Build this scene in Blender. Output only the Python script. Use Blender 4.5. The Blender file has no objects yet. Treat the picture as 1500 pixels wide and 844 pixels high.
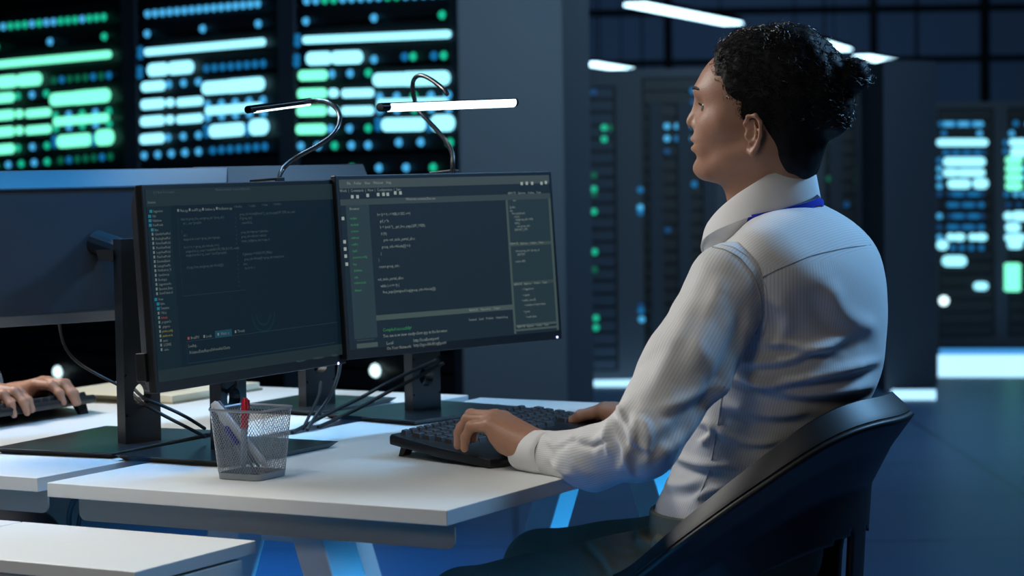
import bpy, bmesh, math, random
import numpy as np
from mathutils import Vector, Matrix
random.seed(7)
rng = np.random.default_rng(7)
SC = bpy.context.scene
COL = SC.collection
# ------------------------------------------------------------------ camera
F, PITCH, ROLL, HC = 3400.0, 0.0556, 0.015, 1.21
_f = np.array([0, math.cos(PITCH), -math.sin(PITCH)])
_r0 = np.array([1.0, 0, 0]); _u0 = np.cross(_r0, _f)
_r = math.cos(ROLL)*_r0 - math.sin(ROLL)*_u0
_u = math.cos(ROLL)*_u0 + math.sin(ROLL)*_r0
cam = bpy.data.cameras.new('camera'); camo = bpy.data.objects.new('camera', cam); COL.objects.link(camo)
camo.matrix_world = Matrix(((_r[0], _u[0], -_f[0], 0), (_r[1], _u[1], -_f[1], 0), (_r[2], _u[2], -_f[2], HC), (0, 0, 0, 1)))
cam.sensor_width = 36; cam.lens = F/1500*36; cam.clip_end = 200; cam.clip_start = 0.05
cam.dof.use_dof = True; cam.dof.focus_distance = 3.62; cam.dof.aperture_fstop = 5.6
SC.camera = camo
# ------------------------------------------------------------------ light
SC.view_settings.view_transform = 'Standard'; SC.view_settings.look = 'None'
SC.view_settings.gamma = 1; SC.view_settings.use_curve_mapping = False
SC.view_settings.exposure = 0.0
w = bpy.data.worlds.new('world'); SC.world = w; w.use_nodes = True
w.node_tree.nodes['Background'].inputs[0].default_value = (0.26, 0.40, 0.52, 1)
w.node_tree.nodes['Background'].inputs[1].default_value = 0.045
def area(name, loc, target, size, power, col, size_y=None, spread=180):
    l = bpy.data.lights.new(name, 'AREA'); l.energy = power; l.color = col; l.size = size
    if size_y: l.shape = 'RECTANGLE'; l.size_y = size_y
    l.spread = math.radians(spread)
    o = bpy.data.objects.new(name, l); COL.objects.link(o); o.location = loc
    d = Vector(target)-Vector(loc); o.rotation_euler = d.to_track_quat('-Z', 'Y').to_euler()
    return o
area('ceiling_light_front', (-1.7, 4.5, 2.3), (0.1, 3.5, 0.8), 0.7, 38, (1.0, 0.98, 0.94))
area('fill_near_warm', (-0.9, 0.8, 2.2), (-0.1, 3.4, 0.7), 0.8, 7.5, (1.0, 0.92, 0.78))  # unseen warm fill added from the camera side
area('fill_desk_left', (-1.0, 2.7, 2.7), (-0.75, 3.1, 0.7), 0.7, 5, (1.0, 0.98, 0.93), spread=80)  # unseen light added to brighten the cabinet and desk tops
area('ceiling_light_blue_back', (2.0, 4.25, 2.4), (0.50, 3.62, 1.0), 0.5, 50, (0.26, 0.58, 1.0))
area('leg_fill_blue_right', (1.25, 2.6, 0.58), (-0.2, 3.25, 0.18), 0.2, 14, (0.03, 0.42, 1.0), spread=30)  # unseen low light added to turn the near desk legs blue
area('leg_fill_blue_rear', (1.7, 5.0, 0.60), (0.08, 4.2, 0.26), 0.2, 3, (0.03, 0.42, 1.0), spread=30)  # second unseen low light, added for the far desk legs
area('floor_fill_blue_left', (-1.0, 6.3, 2.5), (-0.95, 6.6, 0.0), 0.6, 14, (0.03, 0.42, 1.0), spread=55)  # unseen overhead light, adds the blue rack glow on the floor
lb = area('monitor_top_fill_blue', (-0.66, 3.83, 1.53), (-0.66, 3.83, 0), 0.5, 1.7, (0.02, 0.40, 1.0), size_y=0.04, spread=80)  # unseen strip of light added above the far left monitor for its blue edge
lb.rotation_euler = (0, 0, math.radians(40))
lb = area('monitor_top_fill_pale', (-0.36, 4.26, 1.62), (-0.36, 4.26, 0), 0.5, 2.2, (0.40, 0.68, 1.0), size_y=0.04, spread=80)  # unseen light added to brighten the second rear monitor's top edge
lb.rotation_euler = (0, 0, math.radians(61))
area('ceiling_light_far', (2.2, 9.5, 2.7), (2.0, 12.0, 0.2), 2.0, 55, (0.46, 0.76, 1.0))
area('fill_partition', (0.3, 6.4, 2.6), (0.0, 9.0, 1.2), 1.0, 9, (0.50, 0.80, 1.0), spread=80)  # unseen light added to brighten the tall partition
area('ceiling_light_aisle', (1.9, 6.5, 2.7), (1.9, 7.5, 0.0), 1.4, 30, (0.38, 0.72, 1.0))
area('ceiling_light_hall', (3.0, 30, 4.5), (3.0, 42.0, 1.6), 6.0, 900, (0.50, 0.80, 1.0))
SC.cycles.max_bounces = 6; SC.cycles.use_denoising = True
SC.cycles.sample_clamp_indirect = 4
# ------------------------------------------------------------------ helpers
def ray(x, y): return _f + _r*(x-750)/F - _u*(y-422)/F
def P(x, y, Y):
    v = ray(x, y); return np.array([0, 0, HC]) + v*Y/v[1]
def onz(x, y, z):
    v = ray(x, y); return np.array([0, 0, HC]) + v*(z-HC)/v[2]
def onplane(x, y, p0, n):
    v = ray(x, y); o = np.array([0, 0, HC]); return o + v*(np.dot(np.array(p0)-o, n)/np.dot(v, n))
def lin(c): return tuple((k/12.92 if k <= 0.04045 else ((k+0.055)/1.055)**2.4) for k in [q/255 for q in c])
MATS = {}
def mat(name, rgb, rough=0.5, metal=0.0, emit=None, strength=0, noise=0, nscale=30, bump=0, bscale=200, spec=0.5, sss=0, coat=0):
    if name in MATS: return MATS[name]
    m = bpy.data.materials.new(name); m.use_nodes = True; nt = m.node_tree; b = nt.nodes['Principled BSDF']
    c = lin(rgb)
    b.inputs['Base Color'].default_value = (*c, 1); b.inputs['Roughness'].default_value = rough
    b.inputs['Metallic'].default_value = metal; b.inputs['Specular IOR Level'].default_value = spec
    b.inputs['Coat Weight'].default_value = coat
    if sss: b.inputs['Subsurface Weight'].default_value = sss; b.inputs['Subsurface Scale'].default_value = 0.01
    if emit is not None:
        b.inputs['Emission Color'].default_value = (*lin(emit), 1); b.inputs['Emission Strength'].default_value = strength
    tc = nt.nodes.new('ShaderNodeTexCoord')
    if noise:
        n = nt.nodes.new('ShaderNodeTexNoise'); n.inputs['Scale'].default_value = nscale; n.inputs['Detail'].default_value = 4
        nt.links.new(tc.outputs['Object'], n.inputs['Vector'])
        r = nt.nodes.new('ShaderNodeMapRange'); r.inputs['To Min'].default_value = 1-noise; r.inputs['To Max'].default_value = 1+noise
        nt.links.new(n.outputs['Fac'], r.inputs['Value'])
        mx = nt.nodes.new('ShaderNodeVectorMath'); mx.operation = 'SCALE'; mx.inputs[0].default_value = c
        nt.links.new(r.outputs[0], mx.inputs['Scale']); nt.links.new(mx.outputs[0], b.inputs['Base Color'])
    if bump:
        n2 = nt.nodes.new('ShaderNodeTexNoise'); n2.inputs['Scale'].default_value = bscale; n2.inputs['Detail'].default_value = 3
        nt.links.new(tc.outputs['Object'], n2.inputs['Vector'])
        bp = nt.nodes.new('ShaderNodeBump'); bp.inputs['Strength'].default_value = bump; bp.inputs['Distance'].default_value = 0.002
        nt.links.new(n2.outputs['Fac'], bp.inputs['Height']); nt.links.new(bp.outputs[0], b.inputs['Normal'])
    MATS[name] = m
    return m
def emis(name, rgb, s, sampling=False, base=(10, 10, 10)):
    m = mat(name, base, 0.4, emit=rgb, strength=s)
    if not sampling: m.cycles.emission_sampling = 'NONE'
    return m
ROOTM = {}
def thing(name, label, cat, loc=(0, 0, 0), M=None, group=None, kind=None):
    o = bpy.data.objects.new(name, None); COL.objects.link(o); o.empty_display_size = 0.05
    m = Matrix.Translation(Vector(loc)) if M is None else M
    o.matrix_world = m; ROOTM[o.name] = m.inverted()
    tag(o, label, cat, group, kind); return o
def tag(o, label=None, cat=None, group=None, kind=None):
    if label: o['label'] = label
    if cat: o['category'] = cat
    if group: o['group'] = group
    if kind: o['kind'] = kind
    return o
class MB:
    """collects shapes given in world coordinates (or in the frame set by .M)"""
    def __init__(s, M=None): s.v = []; s.f = []; s.M = M
    def add(s, vs, fs):
        n = len(s.v)
        for q in vs:
            q = Vector(q); s.v.append(s.M @ q if s.M is not None else q)
        s.f += [tuple(i+n for i in f) for f in fs]; return s
    def box(s, lo, hi):
        x0, y0, z0 = lo; x1, y1, z1 = hi
        vs = [(x0, y0, z0), (x1, y0, z0), (x1, y1, z0), (x0, y1, z0), (x0, y0, z1), (x1, y0, z1), (x1, y1, z1), (x0, y1, z1)]
        return s.add(vs, [(0, 3, 2, 1), (4, 5, 6, 7), (0, 1, 5, 4), (1, 2, 6, 5), (2, 3, 7, 6), (3, 0, 4, 7)])
    def hexa(s, b, t):
        return s.add(list(b)+list(t), [(0, 3, 2, 1), (4, 5, 6, 7), (0, 1, 5, 4), (1, 2, 6, 5), (2, 3, 7, 6), (3, 0, 4, 7)])
    def prism(s, poly, d):   # poly: list of 3D points, extruded by the vector d
        n = len(poly); d = Vector(d)
        vs = [Vector(p) for p in poly]+[Vector(p)+d for p in poly]
        return s.add(vs, [tuple(reversed(range(n))), tuple(range(n, 2*n))]+[(i, (i+1) % n, n+(i+1) % n, n+i) for i in range(n)])
    def rings(s, rings, cap=True, closed=False):
        n = len(rings[0]); vs = [p for r in rings for p in r]; fs = []
        m = len(rings)
        for k in range(m if closed else m-1):
            a = k*n; b = ((k+1) % m)*n
            fs += [(a+i, a+(i+1) % n, b+(i+1) % n, b+i) for i in range(n)]
        if cap and not closed: fs += [tuple(reversed(range(n))), tuple(range((m-1)*n, m*n))]
        return s.add(vs, fs)
    def tube(s, pts, r, n=10, smooth=0):
        pts = [Vector(p) for p in pts]
        for _ in range(smooth):
            q = [pts[0]]
            for a, b in zip(pts[:-1], pts[1:]): q += [a*0.75+b*0.25, a*0.25+b*0.75]
            pts = q+[pts[-1]]
        rs = r if isinstance(r, (list, tuple)) else None
        T = []
        for i in range(len(pts)):
            t = pts[min(i+1, len(pts)-1)]-pts[max(i-1, 0)]; T.append(t.normalized() if t.length > 1e-9 else Vector((0, 0, 1)))
        a = T[0].orthogonal().normalized(); R = []
        for i, p in enumerate(pts):
            a = (a-T[i]*a.dot(T[i]))
            a = a.normalized() if a.length > 1e-6 else T[i].orthogonal().normalized()
            b = T[i].cross(a)
            rr = r if rs is None else np.interp(i/(len(pts)-1), np.linspace(0, 1, len(rs)), rs)
            R.append([p+(a*math.cos(k/n*2*math.pi)+b*math.sin(k/n*2*math.pi))*rr for k in range(n)])
        return s.rings(R)
    def cyl(s, p0, p1, r0, r1=None, n=24):
        return s.tube([p0, p1], [r0, r0 if r1 is None else r1], n)
    def build(s, name, m, parent=None, bevel=0, seg=2, smooth=False, label=None, mods=None):
        me = bpy.data.meshes.new(name); vs = s.v
        inv = ROOTM.get(root_of(parent)) if parent is not None else None
        if inv is not None: vs = [inv @ Vector(v) for v in vs]
        me.from_pydata([tuple(v) for v in vs], [], s.f); me.update()
        bm = bmesh.new(); bm.from_mesh(me); bmesh.ops.recalc_face_normals(bm, faces=bm.faces)
        if bevel:
            bmesh.ops.bevel(bm, geom=[e for e in bm.edges if len(e.link_faces) == 2 and e.calc_face_angle(0) > 0.6], offset=bevel, segments=seg, affect='EDGES', profile=0.5)
        bm.to_mesh(me); bm.free()
        if smooth:
            me.polygons.foreach_set('use_smooth', [True]*len(me.polygons))
            try: me.set_sharp_from_angle(angle=0.7)
            except Exception: pass
        o = bpy.data.objects.new(name, me); COL.objects.link(o)
        if m is not None: me.materials.append(m)
        if parent is not None: o.parent = parent
        if label: o['label'] = label
        return o
def root_of(o):
    while o.parent is not None: o = o.parent
    return o.name
def copy_part(src, parent, loc, name=None):
    c = src.copy(); COL.objects.link(c); c.parent = parent; c.location = loc; return c
def struct(o): o['kind'] = 'structure'; return o
def mframe(o, ax, ay, az=(0, 0, 1)):
    return Matrix(((ax[0], ay[0], az[0], o[0]), (ax[1], ay[1], az[1], o[1]), (ax[2], ay[2], az[2], o[2]), (0, 0, 0, 1)))
# materials
WHITE_TOP = mat('desk_laminate', (226, 228, 226), 0.38, noise=0.02, nscale=40)
STEEL = mat('grey_coated_steel', (160, 158, 148), 0.5, noise=0.03)
LEGM = mat('white_coated_steel', (215, 220, 222), 0.45)
BLACK = mat('black_plastic', (18, 19, 21), 0.42, bump=0.1, bscale=900)
BLACKG = mat('black_gloss', (10, 11, 13), 0.18)
BASEM = mat('dark_satin_metal', (30, 33, 36), 0.30, spec=0.7)
BACKM = mat('monitor_back_plastic', (46, 50, 56), 0.45)
CABLE = mat('black_rubber', (12, 12, 13), 0.55)
CHROME = mat('brushed_metal', (150, 152, 155), 0.3, metal=1.0)
RACKM = mat('rack_steel', (48, 56, 68), 0.55, noise=0.05, nscale=3)
RACKD = mat('rack_dark', (10, 14, 20), 0.5)
PANELM = mat('partition_paint', (66, 73, 82), 0.7, noise=0.04, nscale=2)
BEAM = mat('dark_beam', (4, 5, 7), 0.9, spec=0.05)
# ------------------------------------------------------------------ room
def floor_material():
    m = mat('floor_vinyl', (58, 84, 118), 0.36, noise=0.10, nscale=1.3, spec=0.5)
    nt = m.node_tree; b = nt.nodes['Principled BSDF']
    tc = nt.nodes.new('ShaderNodeTexCoord'); br = nt.nodes.new('ShaderNodeTexBrick')
    br.inputs['Scale'].default_value = 1; br.offset = 0
    br.inputs['Brick Width'].default_value = 0.9; br.inputs['Row Height'].default_value = 0.9
    br.inputs['Mortar Size'].default_value = 0.012
    br.inputs['Color1'].default_value = (1, 1, 1, 1); br.inputs['Color2'].default_value = (0.93, 0.93, 0.93, 1); br.inputs['Mortar'].default_value = (0.55, 0.55, 0.55, 1)
    nt.links.new(tc.outputs['Object'], br.inputs['Vector'])
    src = b.inputs['Base Color'].links[0].from_socket
    mu = nt.nodes.new('ShaderNodeVectorMath'); mu.operation = 'MULTIPLY'
    nt.links.new(src, mu.inputs[0]); nt.links.new(br.outputs['Color'], mu.inputs[1]); nt.links.new(mu.outputs[0], b.inputs['Base Color'])
    return m
struct(MB().box((-9, -2, -0.1), (12, 43, 0)).build('floor', floor_material()))
struct(MB().box((-9, -2, 4.6), (12, 43, 4.7)).build('ceiling', mat('ceiling_panels', (70, 88, 112), 0.8, noise=0.05, nscale=0.7)))
struct(MB().box((-9, 42, 0), (12, 42.2, 4.6)).build('wall_back', mat('far_wall', (60, 80, 110), 0.8, noise=0.08, nscale=0.4)))
struct(MB().box((-9.2, -2, 0), (-9, 43, 4.6)).build('wall_left', PANELM))
struct(MB().box((12, -2, 0), (12.2, 43, 4.6)).build('wall_right', PANELM))
struct(MB().box((-9, -2.2, 0), (12, -2, 4.6)).build('wall_front', PANELM))
# beams under the ceiling of the far hall
for k, yy in enumerate((41.0,)):
    struct(MB().box((-9, yy, 4.3), (12, yy+0.22, 4.6)).build('trim_%d' % (k+1), BEAM))
# tall partition between the rack banks
a = P(678, 590, 8.45); b_ = P(832, 590, 8.45)
struct(MB().box((a[0], 8.45, 0), (b_[0], 8.60, 4.6)).build('wall_middle', PANELM, bevel=0.008))
# glazed partition frame behind the racks
Yf = 38.5
fr = thing('partition_frame', 'dark steel frame of rails and posts above the far server racks', 'frame', (2.2, Yf, 0))
def zf(px, py): return P(px, py, Yf)
for (x0, y0, x1, y1, t) in ((826, 97, 1520, 82, 0.045), (826, 24, 1520, 6, 0.05)):
    p, q = zf(x0, y0), zf(x1, y1)
    z = (p[2]+q[2])/2
    MB().box((p[0], Yf-0.03, z-t*1.2), (q[0]+2.0, Yf+0.03, z+t*1.2)).build('rail', BEAM, fr)
for px, w_ in ((839, 0.055), (979, 0.055), (1280, 0.055), (1443, 0.065), (878, .012), (941, .012), (1208, .012), (1342, .012)):
    p = zf(px, 90); MB().box((p[0]-w_*1.2, Yf-0.031, 0), (p[0]+w_*1.2, Yf+0.031, 4.6)).build('post', BEAM, fr)
# ceiling lamps of the far hall
LAMP = emis('linear_lamp_glow', (190, 235, 255), 5.0, True)
for (a0, b0, zz, wd, lab) in (((930, 8), (1074, 36), 2.5, 0.10, 'long linear ceiling lamp nearest the camera, above and left of the man'),
                              ((862, 94), (918, 103), 2.5, 0.12, 'short linear ceiling lamp low at the left above the green lit rack'),
                              ((1150, 50), (1233, 74), 2.5, 0.13, 'linear ceiling lamp partly hidden behind the man\'s hair'),
                              ((1263, 84), (1358, 101), 2.5, 0.12, 'rightmost linear ceiling lamp, just right of the hair bun')):
    p, q = onz(*a0, zz), onz(*b0, zz)
    d = q-p; d /= np.linalg.norm(d); s_ = np.array([d[1], -d[0], 0])*wd
    c = thing('linear_ceiling_lamp', lab, 'ceiling lamp', (p+q)/2, group='linear ceiling lamps of the far hall')
    MB().hexa([p-s_, q-s_, q+s_, p+s_], [p-s_*0.9+(0, 0, .02), q-s_*0.9+(0, 0, .02), q+s_*0.9+(0, 0, .02), p+s_*0.9+(0, 0, .02)]).build('diffuser', LAMP, c)
    MB().hexa([k+np.array([0, 0, .02]) for k in (p-s_, q-s_, q+s_, p+s_)], [k+np.array([0, 0, .07]) for k in (p-s_*.8, q-s_*.8, q+s_*.8, p+s_*.8)]).build('housing', BEAM, c)
    for e in (p*0.85+q*0.15, p*0.15+q*0.85): MB().cyl((e[0], e[1], zz+.07), (e[0], e[1], 4.6), 0.008, n=8).build('hanger', BEAM, c)
# ------------------------------------------------------------------ server racks
LED = {'c': emis('led_cyan', (70, 170, 225), 1.1), 'C': emis('led_cyan_bright', (150, 235, 255), 1.6),
       'b': emis('led_blue', (20, 115, 175), 0.85), 'g': emis('led_green', (25, 190, 150), 1.0),
       'd': emis('led_dim_green', (10, 110, 80), 0.7), 'e': emis('led_dim_blue', (12, 70, 120), 0.8),
       'w': emis('led_white', (215, 250, 255), 2.2), 'm': emis('led_mint', (120, 250, 205), 1.5)}
disc_cache = {}
def led_disc(parent, pos, r, key, n, name='status_light'):
    """round lamp standing a few millimetres proud of a rack face; n = outward normal"""
    inv = ROOTM[root_of(parent)]
    k = (round(r, 4), key, parent.name)
    pos = Vector(pos)+Vector(n)*0.006
    if k not in disc_cache:
        o = MB().cyl(Vector(pos)-Vector(n)*0.005, Vector(pos)+Vector(n)*0.004, r, r*0.8, 16)
        o.v = [v-pos+ROOTM[root_of(parent)].inverted().translation for v in o.v]
        disc_cache[k] = o.build(name, LED[key], parent)
        disc_cache[k].location = inv @ pos; return disc_cache[k]
    return copy_part(disc_cache[k], parent, inv @ pos)
def led_bar(parent, p, q, h, key, n, up=(0, 0, 1)):
    p, q = Vector(p)+Vector(n)*.008, Vector(q)+Vector(n)*.008; ax = (q-p).normalized(); up = Vector(up)
    r = h/2; pts = []
    L = max((q-p).length-2*r, 0.001); c0 = p+ax*r; c1 = c0+ax*L
    for k in range(9): t = math.pi/2+k/8*math.pi; pts.append(c0+ax*math.cos(t)*r+up*math.sin(t)*r)
    for k in range(9): t = -math.pi/2+k/8*math.pi; pts.append(c1+ax*math.cos(t)*r+up*math.sin(t)*r)
    return MB().prism([a-Vector(n)*.006 for a in pts], Vector(n)*.009).build('light_bar', LED[key], parent)
def rack_body(label, p0, p1, h, depth, sill=0.06, post=0.05, units=18, group=None, inner=RACKD, name='server_rack', um=None):
    """cabinet whose front face runs from floor point p0 to p1"""
    p0, p1 = np.array([p0[0], p0[1], 0.0]), np.array([p1[0], p1[1], 0.0]); ax = p1-p0; W = np.linalg.norm(ax); ax /= W
    n = np.array([ax[1], -ax[0], 0]); c = (p0+p1)/2
    M = mframe(p0, ax, -n); root = thing(name, label, 'server rack', (0, 0, 0), M=mframe(c-n*depth/2, ax, -n), group=group)
    m = MB(M); m.box((0, 0, 0), (post, depth, h)); m.box((W-post, 0, 0), (W, depth, h))
    m.box((post, 0, h-post), (W-post, depth, h)); m.box((post, 0, 0), (W-post, depth, sill)); m.box((post, depth-.02, sill), (W-post, depth, h-post))
    m.build('cabinet_frame', RACKM, root)
    MB(M).box((post, 0.035, sill), (W-post, 0.05, h-post)).build('equipment_back', inner, root)
    um = um or mat('server_face', (8, 12, 18), 0.5)
    s = (h-post-sill)/units
    src = None; inv = ROOTM[root.name]
    for k in range(units):
        z = sill+k*s
        u_ = MB(M).box((post+.012, 0.012, sill+s*.1), (W-post-.012, 0.034, sill+s*.88))
        if src is None: src = u_.build('server_unit', um, root)
        else: copy_part(src, root, (0, 0, k*s))
    return root, n, ax
def wave(p0, n, root, quad, rows, sz):
    """quad: pixel corners TL TR BR BL of the light field; rows in unit coordinates"""
    TL, TR, BR, BL = [np.array(q, float) for q in quad]
    def px(u, v): return (TL*(1-u)+TR*u)*(1-v)+(BL*(1-u)+BR*u)*v
    H = np.linalg.norm(TL-BL)
    for (kind, u0, u1, v, size, key) in rows:
        if kind == 'b':
            a, b = onplane(*px(u0, v), p0, n), onplane(*px(u1, v), p0, n)
            sc = np.linalg.norm(onplane(*px(.5, 0), p0, n)-onplane(*px(.5, 1), p0, n))
            led_bar(root, a, b, size*sc, key, n)
        else:
            cnt = size
            for k in range(cnt):
                u_ = u0+(u1-u0)*k/max(cnt-1, 1)
                kk = key[k % len(key)]
                led_disc(root, onplane(*px(u_, v), p0, n), sz, kk, n)
def panel_rows(c, C, Cs, top):
    R = [('d', 0, 1, 0, 16, top), ('d', 0, 1, .14, 3, c), ('b', -.01, 1.06, .27, .052, Cs),
         ('d', -.055, -.055, .25, 1, 'b'), ('d', -.055, -.055, .29, 1, 'b'), ('d', -.055, -.055, .39, 1, 'b'), ('d', -.055, -.055, .43, 1, 'b'),
         ('b', .02, .20, .40, .09, C), ('b', .20, .42, .40, .09, C), ('d', .53, 1.03, .42, 8, top.replace('c', 'b').replace('g', 'd')),
         ('b', -.03, .17, .515, .07, C), ('d', .20, .46, .51, 3, c),
         ('b', .50, .74, .56, .09, C), ('b', .70, 1.04, .56, .095, C),
         ('b', -.03, .17, .64, .07, C), ('b', .19, .25, .64, .06, C), ('b', .28, .50, .645, .06, C),
         ('d', .54, 1.02, .675, 5, c), ('b', .53, 1.02, .72, .06, Cs), ('d', .54, 1.02, .765, 5, c),
         ('b', -.03, .17, .76, .07, C), ('b', .19, .25, .76, .06, C), ('b', .28, .50, .765, .06, C),
         ('d', .53, .53, .84, 1, 'b'), ('d', .53, .53, .88, 1, 'b'), ('b', .56, .86, .865, .09, C), ('d', .88, .88, .85, 1, 'b'), ('d', .88, .88, .89, 1, 'b'), ('b', .90, 1.06, .86, .11, C),
         ('b', -.03, .17, .885, .07, C), ('d', .20, .46, .885, 3, c), ('d', 0, .46, 1, 5, c), ('d', .58, 1.02, 1, 7, top.replace('c', 'b').replace('g', 'd'))]
    return R
axb = np.array([.771, -.637, 0]); nb = np.array([axb[1], -axb[0], 0]); nb = nb if nb[1] < 0 else -nb
PB = P(550, 300, 9.0)
def fl(px): q = onplane(px, 300, PB, nb); return q
bankg = 'brightly lit server racks on the left'
edges = [-45, 193, 423, 676]
labs = ['left server rack with green and mint lights, at the picture edge', 'server rack whose lights are all cyan, between the two with green lights',
        'server rack behind the desk lamps, mostly cyan with a few green lights']
banks = [rack_body(labs[i], fl(edges[i]), fl(edges[i+1]), 2.3, 0.8, post=0.045, units=26, group=bankg) for i in range(3)]
quads = [((-5, 40), (152.6, 25), (159, 229.6), (-6, 243)), ((217, 20.5), (378, 5.6), (385, 215), (212, 228)), ((450, 1.3), (647, -9), (655.5, 211), (441.5, 214))]
rowset = [panel_rows('gc', 'm', 'm', 'gcgggcgccgggcggg'), panel_rows('c', 'C', 'C', 'c'), panel_rows('ccg', 'C', 'C', 'ccggccc')]
rowset[2] = [r for r in rowset[2] if not (r[0] == 'd' and r[1] in (.53, .58) and r[2] > 1)]
rowset[2] += [('d', .50, .50, .42, 1, 'c'), ('d', .72, .78, .41, 2, 'bg'), ('d', .93, 1.0, .41, 2, 'bg'), ('d', .67, .82, .985, 2, 'c'), ('d', 1.02, 1.02, .99, 1, 'g'), ('d', .35, .90, 1.155, 4, 'gccg')]
rowset[2] = [('b', r[1], r[2], r[3], r[4], 'm') if (r[0] == 'b' and r[1] == -.03) else r for r in rowset[2]]
for i in range(3): wave(PB, nb, banks[i][0], quads[i], rowset[i], 0.0165)
led_disc(banks[0][0], onplane(85, 545, PB, nb), 0.026, 'w', nb, 'power_light'); led_disc(banks[2][0], onplane(550, 543, PB, nb), 0.026, 'w', nb, 'power_light')
# centre bank
Yc = 12.46; nC = np.array([0, -1.0, 0])
cx = lambda px: (P(px, 560, Yc)[0], Yc)
cb = []
for i, (a_, b_, lb, inn) in enumerate(((826, 931, 'blue-grey server rack with green status lights, right of the tall partition', 'RACK'),
                                 (931, 1066, 'dark server rack with blue status lights beside the man\'s face', 0),
                                 (1066, 1196, 'dark server rack mostly hidden behind the man\'s neck', 0),
                                 (1196, 1300, 'dark server rack with green lights right of the hair bun', 0))):
    um = mat('server_face_grey', (34, 48, 66), 0.5) if i == 0 else None
    cb.append(rack_body(lb, cx(a_), cx(b_), 1.68, 0.9, post=0.05 if i else 0.09, units=22, group='server racks in the centre', um=um)[0])
C0 = np.array([0, Yc, 0])
for i, pts in ((0, 'd831,135 d831,158 e869,135 g885,187 d893,187 g885,204 d833,258 e833,270 d870,257 g870,277 d870,284 d833,310 g870,310 d833,383 g871,369 d871,395 d833,408 g873,466 g873,480'),
               (1, 'b938,278 c938,304 b938,311 e939,449 b939,455 c940,468 c977,185 c992,185 c1009,185 c977,203 b992,203 c1009,203 b1015,133 b1017,270 e977,222 e978,337 e1015,150'),
               (2, 'e1085,330 e1150,340 d1190,260'), (3, 'g1281,182 g1271,200 g1280,200 d1212,202 d1256,250 d1215,262 d1256,265 e1240,300')):
    for t in pts.split():
        x, y = t[1:].split(','); led_disc(cb[i], onplane(float(x), float(y), C0, nC), 0.017, t[0], nC)
# vertical cable ducts inside the centre racks
for i, xs in ((1, (962, 1003, 1040)), (2, (1100, 1150)), (3, (1225, 1262))):
    for x in xs:
        q = P(x, 300, Yc); MB().box((q[0]-.035, Yc-.012, .15), (q[0]+.035, Yc+.012, 1.5)).build('cable_duct', mat('duct', (22, 34, 50), .6), cb[i])
# end wall right of the centre bank
e0, e1 = P(1297, 570, 11.7), P(1373.5, 566, 12.0)
struct(MB().hexa([(e0[0], 11.7, 0), (e1[0], 12.0, 0), (e1[0], 12.9, 0), (e0[0], 12.9, 0)], [(e0[0], 11.7, 1.68), (e1[0], 12.0, 1.68), (e1[0], 12.9, 1.68), (e0[0], 12.9, 1.68)]).build('wall_rack_end', RACKM, bevel=.01))
# right bank
Yr = 14.4; R0 = np.array([0, Yr, 0]); rx = lambda px: (P(px, 508, Yr)[0], Yr)
ra = rack_body('right server rack with cyan light bars, beside the end wall', rx(1366), rx(1467), 1.52, 0.9, post=0.04, units=18, group='server racks on the right', um=RACKD)[0]
rb = rack_body('server rack with mint green light bars at the right picture edge', rx(1467), rx(1568), 1.52, 0.9, post=0.04, units=18, group='server racks on the right', um=RACKD)[0]
def q5(x, y): return (1280+x/3.245, 100+y/3.245)
def q6(x, y): return (1280+x/3.245, 360+y/3.245)
def rdisc(root, f, x, y, key, r=0.018): led_disc(root, onplane(*f(x, y), R0, nC), r, key, nC)
def rbar(root, f, x0, x1, y, h, key): led_bar(root, onplane(*f(x0, y), R0, nC), onplane(*f(x1, y), R0, nC), h/3.245*Yr/F, key, nC)
for k in range(9): rdisc(ra, q5, 320+23.5*k, 265, 'c' if k % 3 else 'b')
for x in (333, 503): rdisc(ra, q5, x, 310, 'b' if x < 400 else 'c')
rbar(ra, q5, 298, 542, 353, 34, 'C')
for k in range(8): rdisc(ra, q5, 340+25.5*k, 401, 'be'[k % 2])
for y, kk in ((437, 'b'), (478, 'c'), (518, 'c'), (560, 'c'), (598, 'e'), (703, 'c'), (755, 'e'), (803, 'c')): rdisc(ra, q5, 312, y, kk)
for a_ in ((330, 530, 445, 42), (330, 400, 497, 36), (395, 528, 497, 36), (350, 460, 550, 42), (470, 543, 548, 48), (345, 385, 803, 34), (380, 432, 803, 34), (450, 485, 803, 34), (480, 537, 803, 34)): rbar(ra, q5, *a_, 'C')
for y in (598, 650, 703, 755):
    for k in range(7): rdisc(ra, q5, 362+25*k, y, ('b', 'e', 'b')[(k+int(y)) % 3])
rbar(ra, q5, 298, 352, 840, 46, 'C')
for x in (375, 418, 463, 511): rdisc(ra, q6, x, 10, 'b')
rbar(ra, q6, 324, 440, 73, 50, 'C'); rbar(ra, q6, 474, 542, 192, 38, 'C'); rdisc(ra, q6, 333, 262, 'w', 0.03)
for x, y, kk in ((675, 262, 'b'), (655, 310, 'c'), (627, 353, 'b'), (627, 395, 'b'), (632, 598, 'b'), (675, 598, 'c'), (712, 598, 'c'), (640, 650, 'e'), (690, 650, 'e'), (712, 478, 'c'), (712, 520, 'c')): rdisc(rb, q5, x, y, kk)
for x in range(5): rdisc(rb, q5, 735+26*x, 265, 'c'); rdisc(rb, q5, 735+26*x, 598, 'b')
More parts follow.
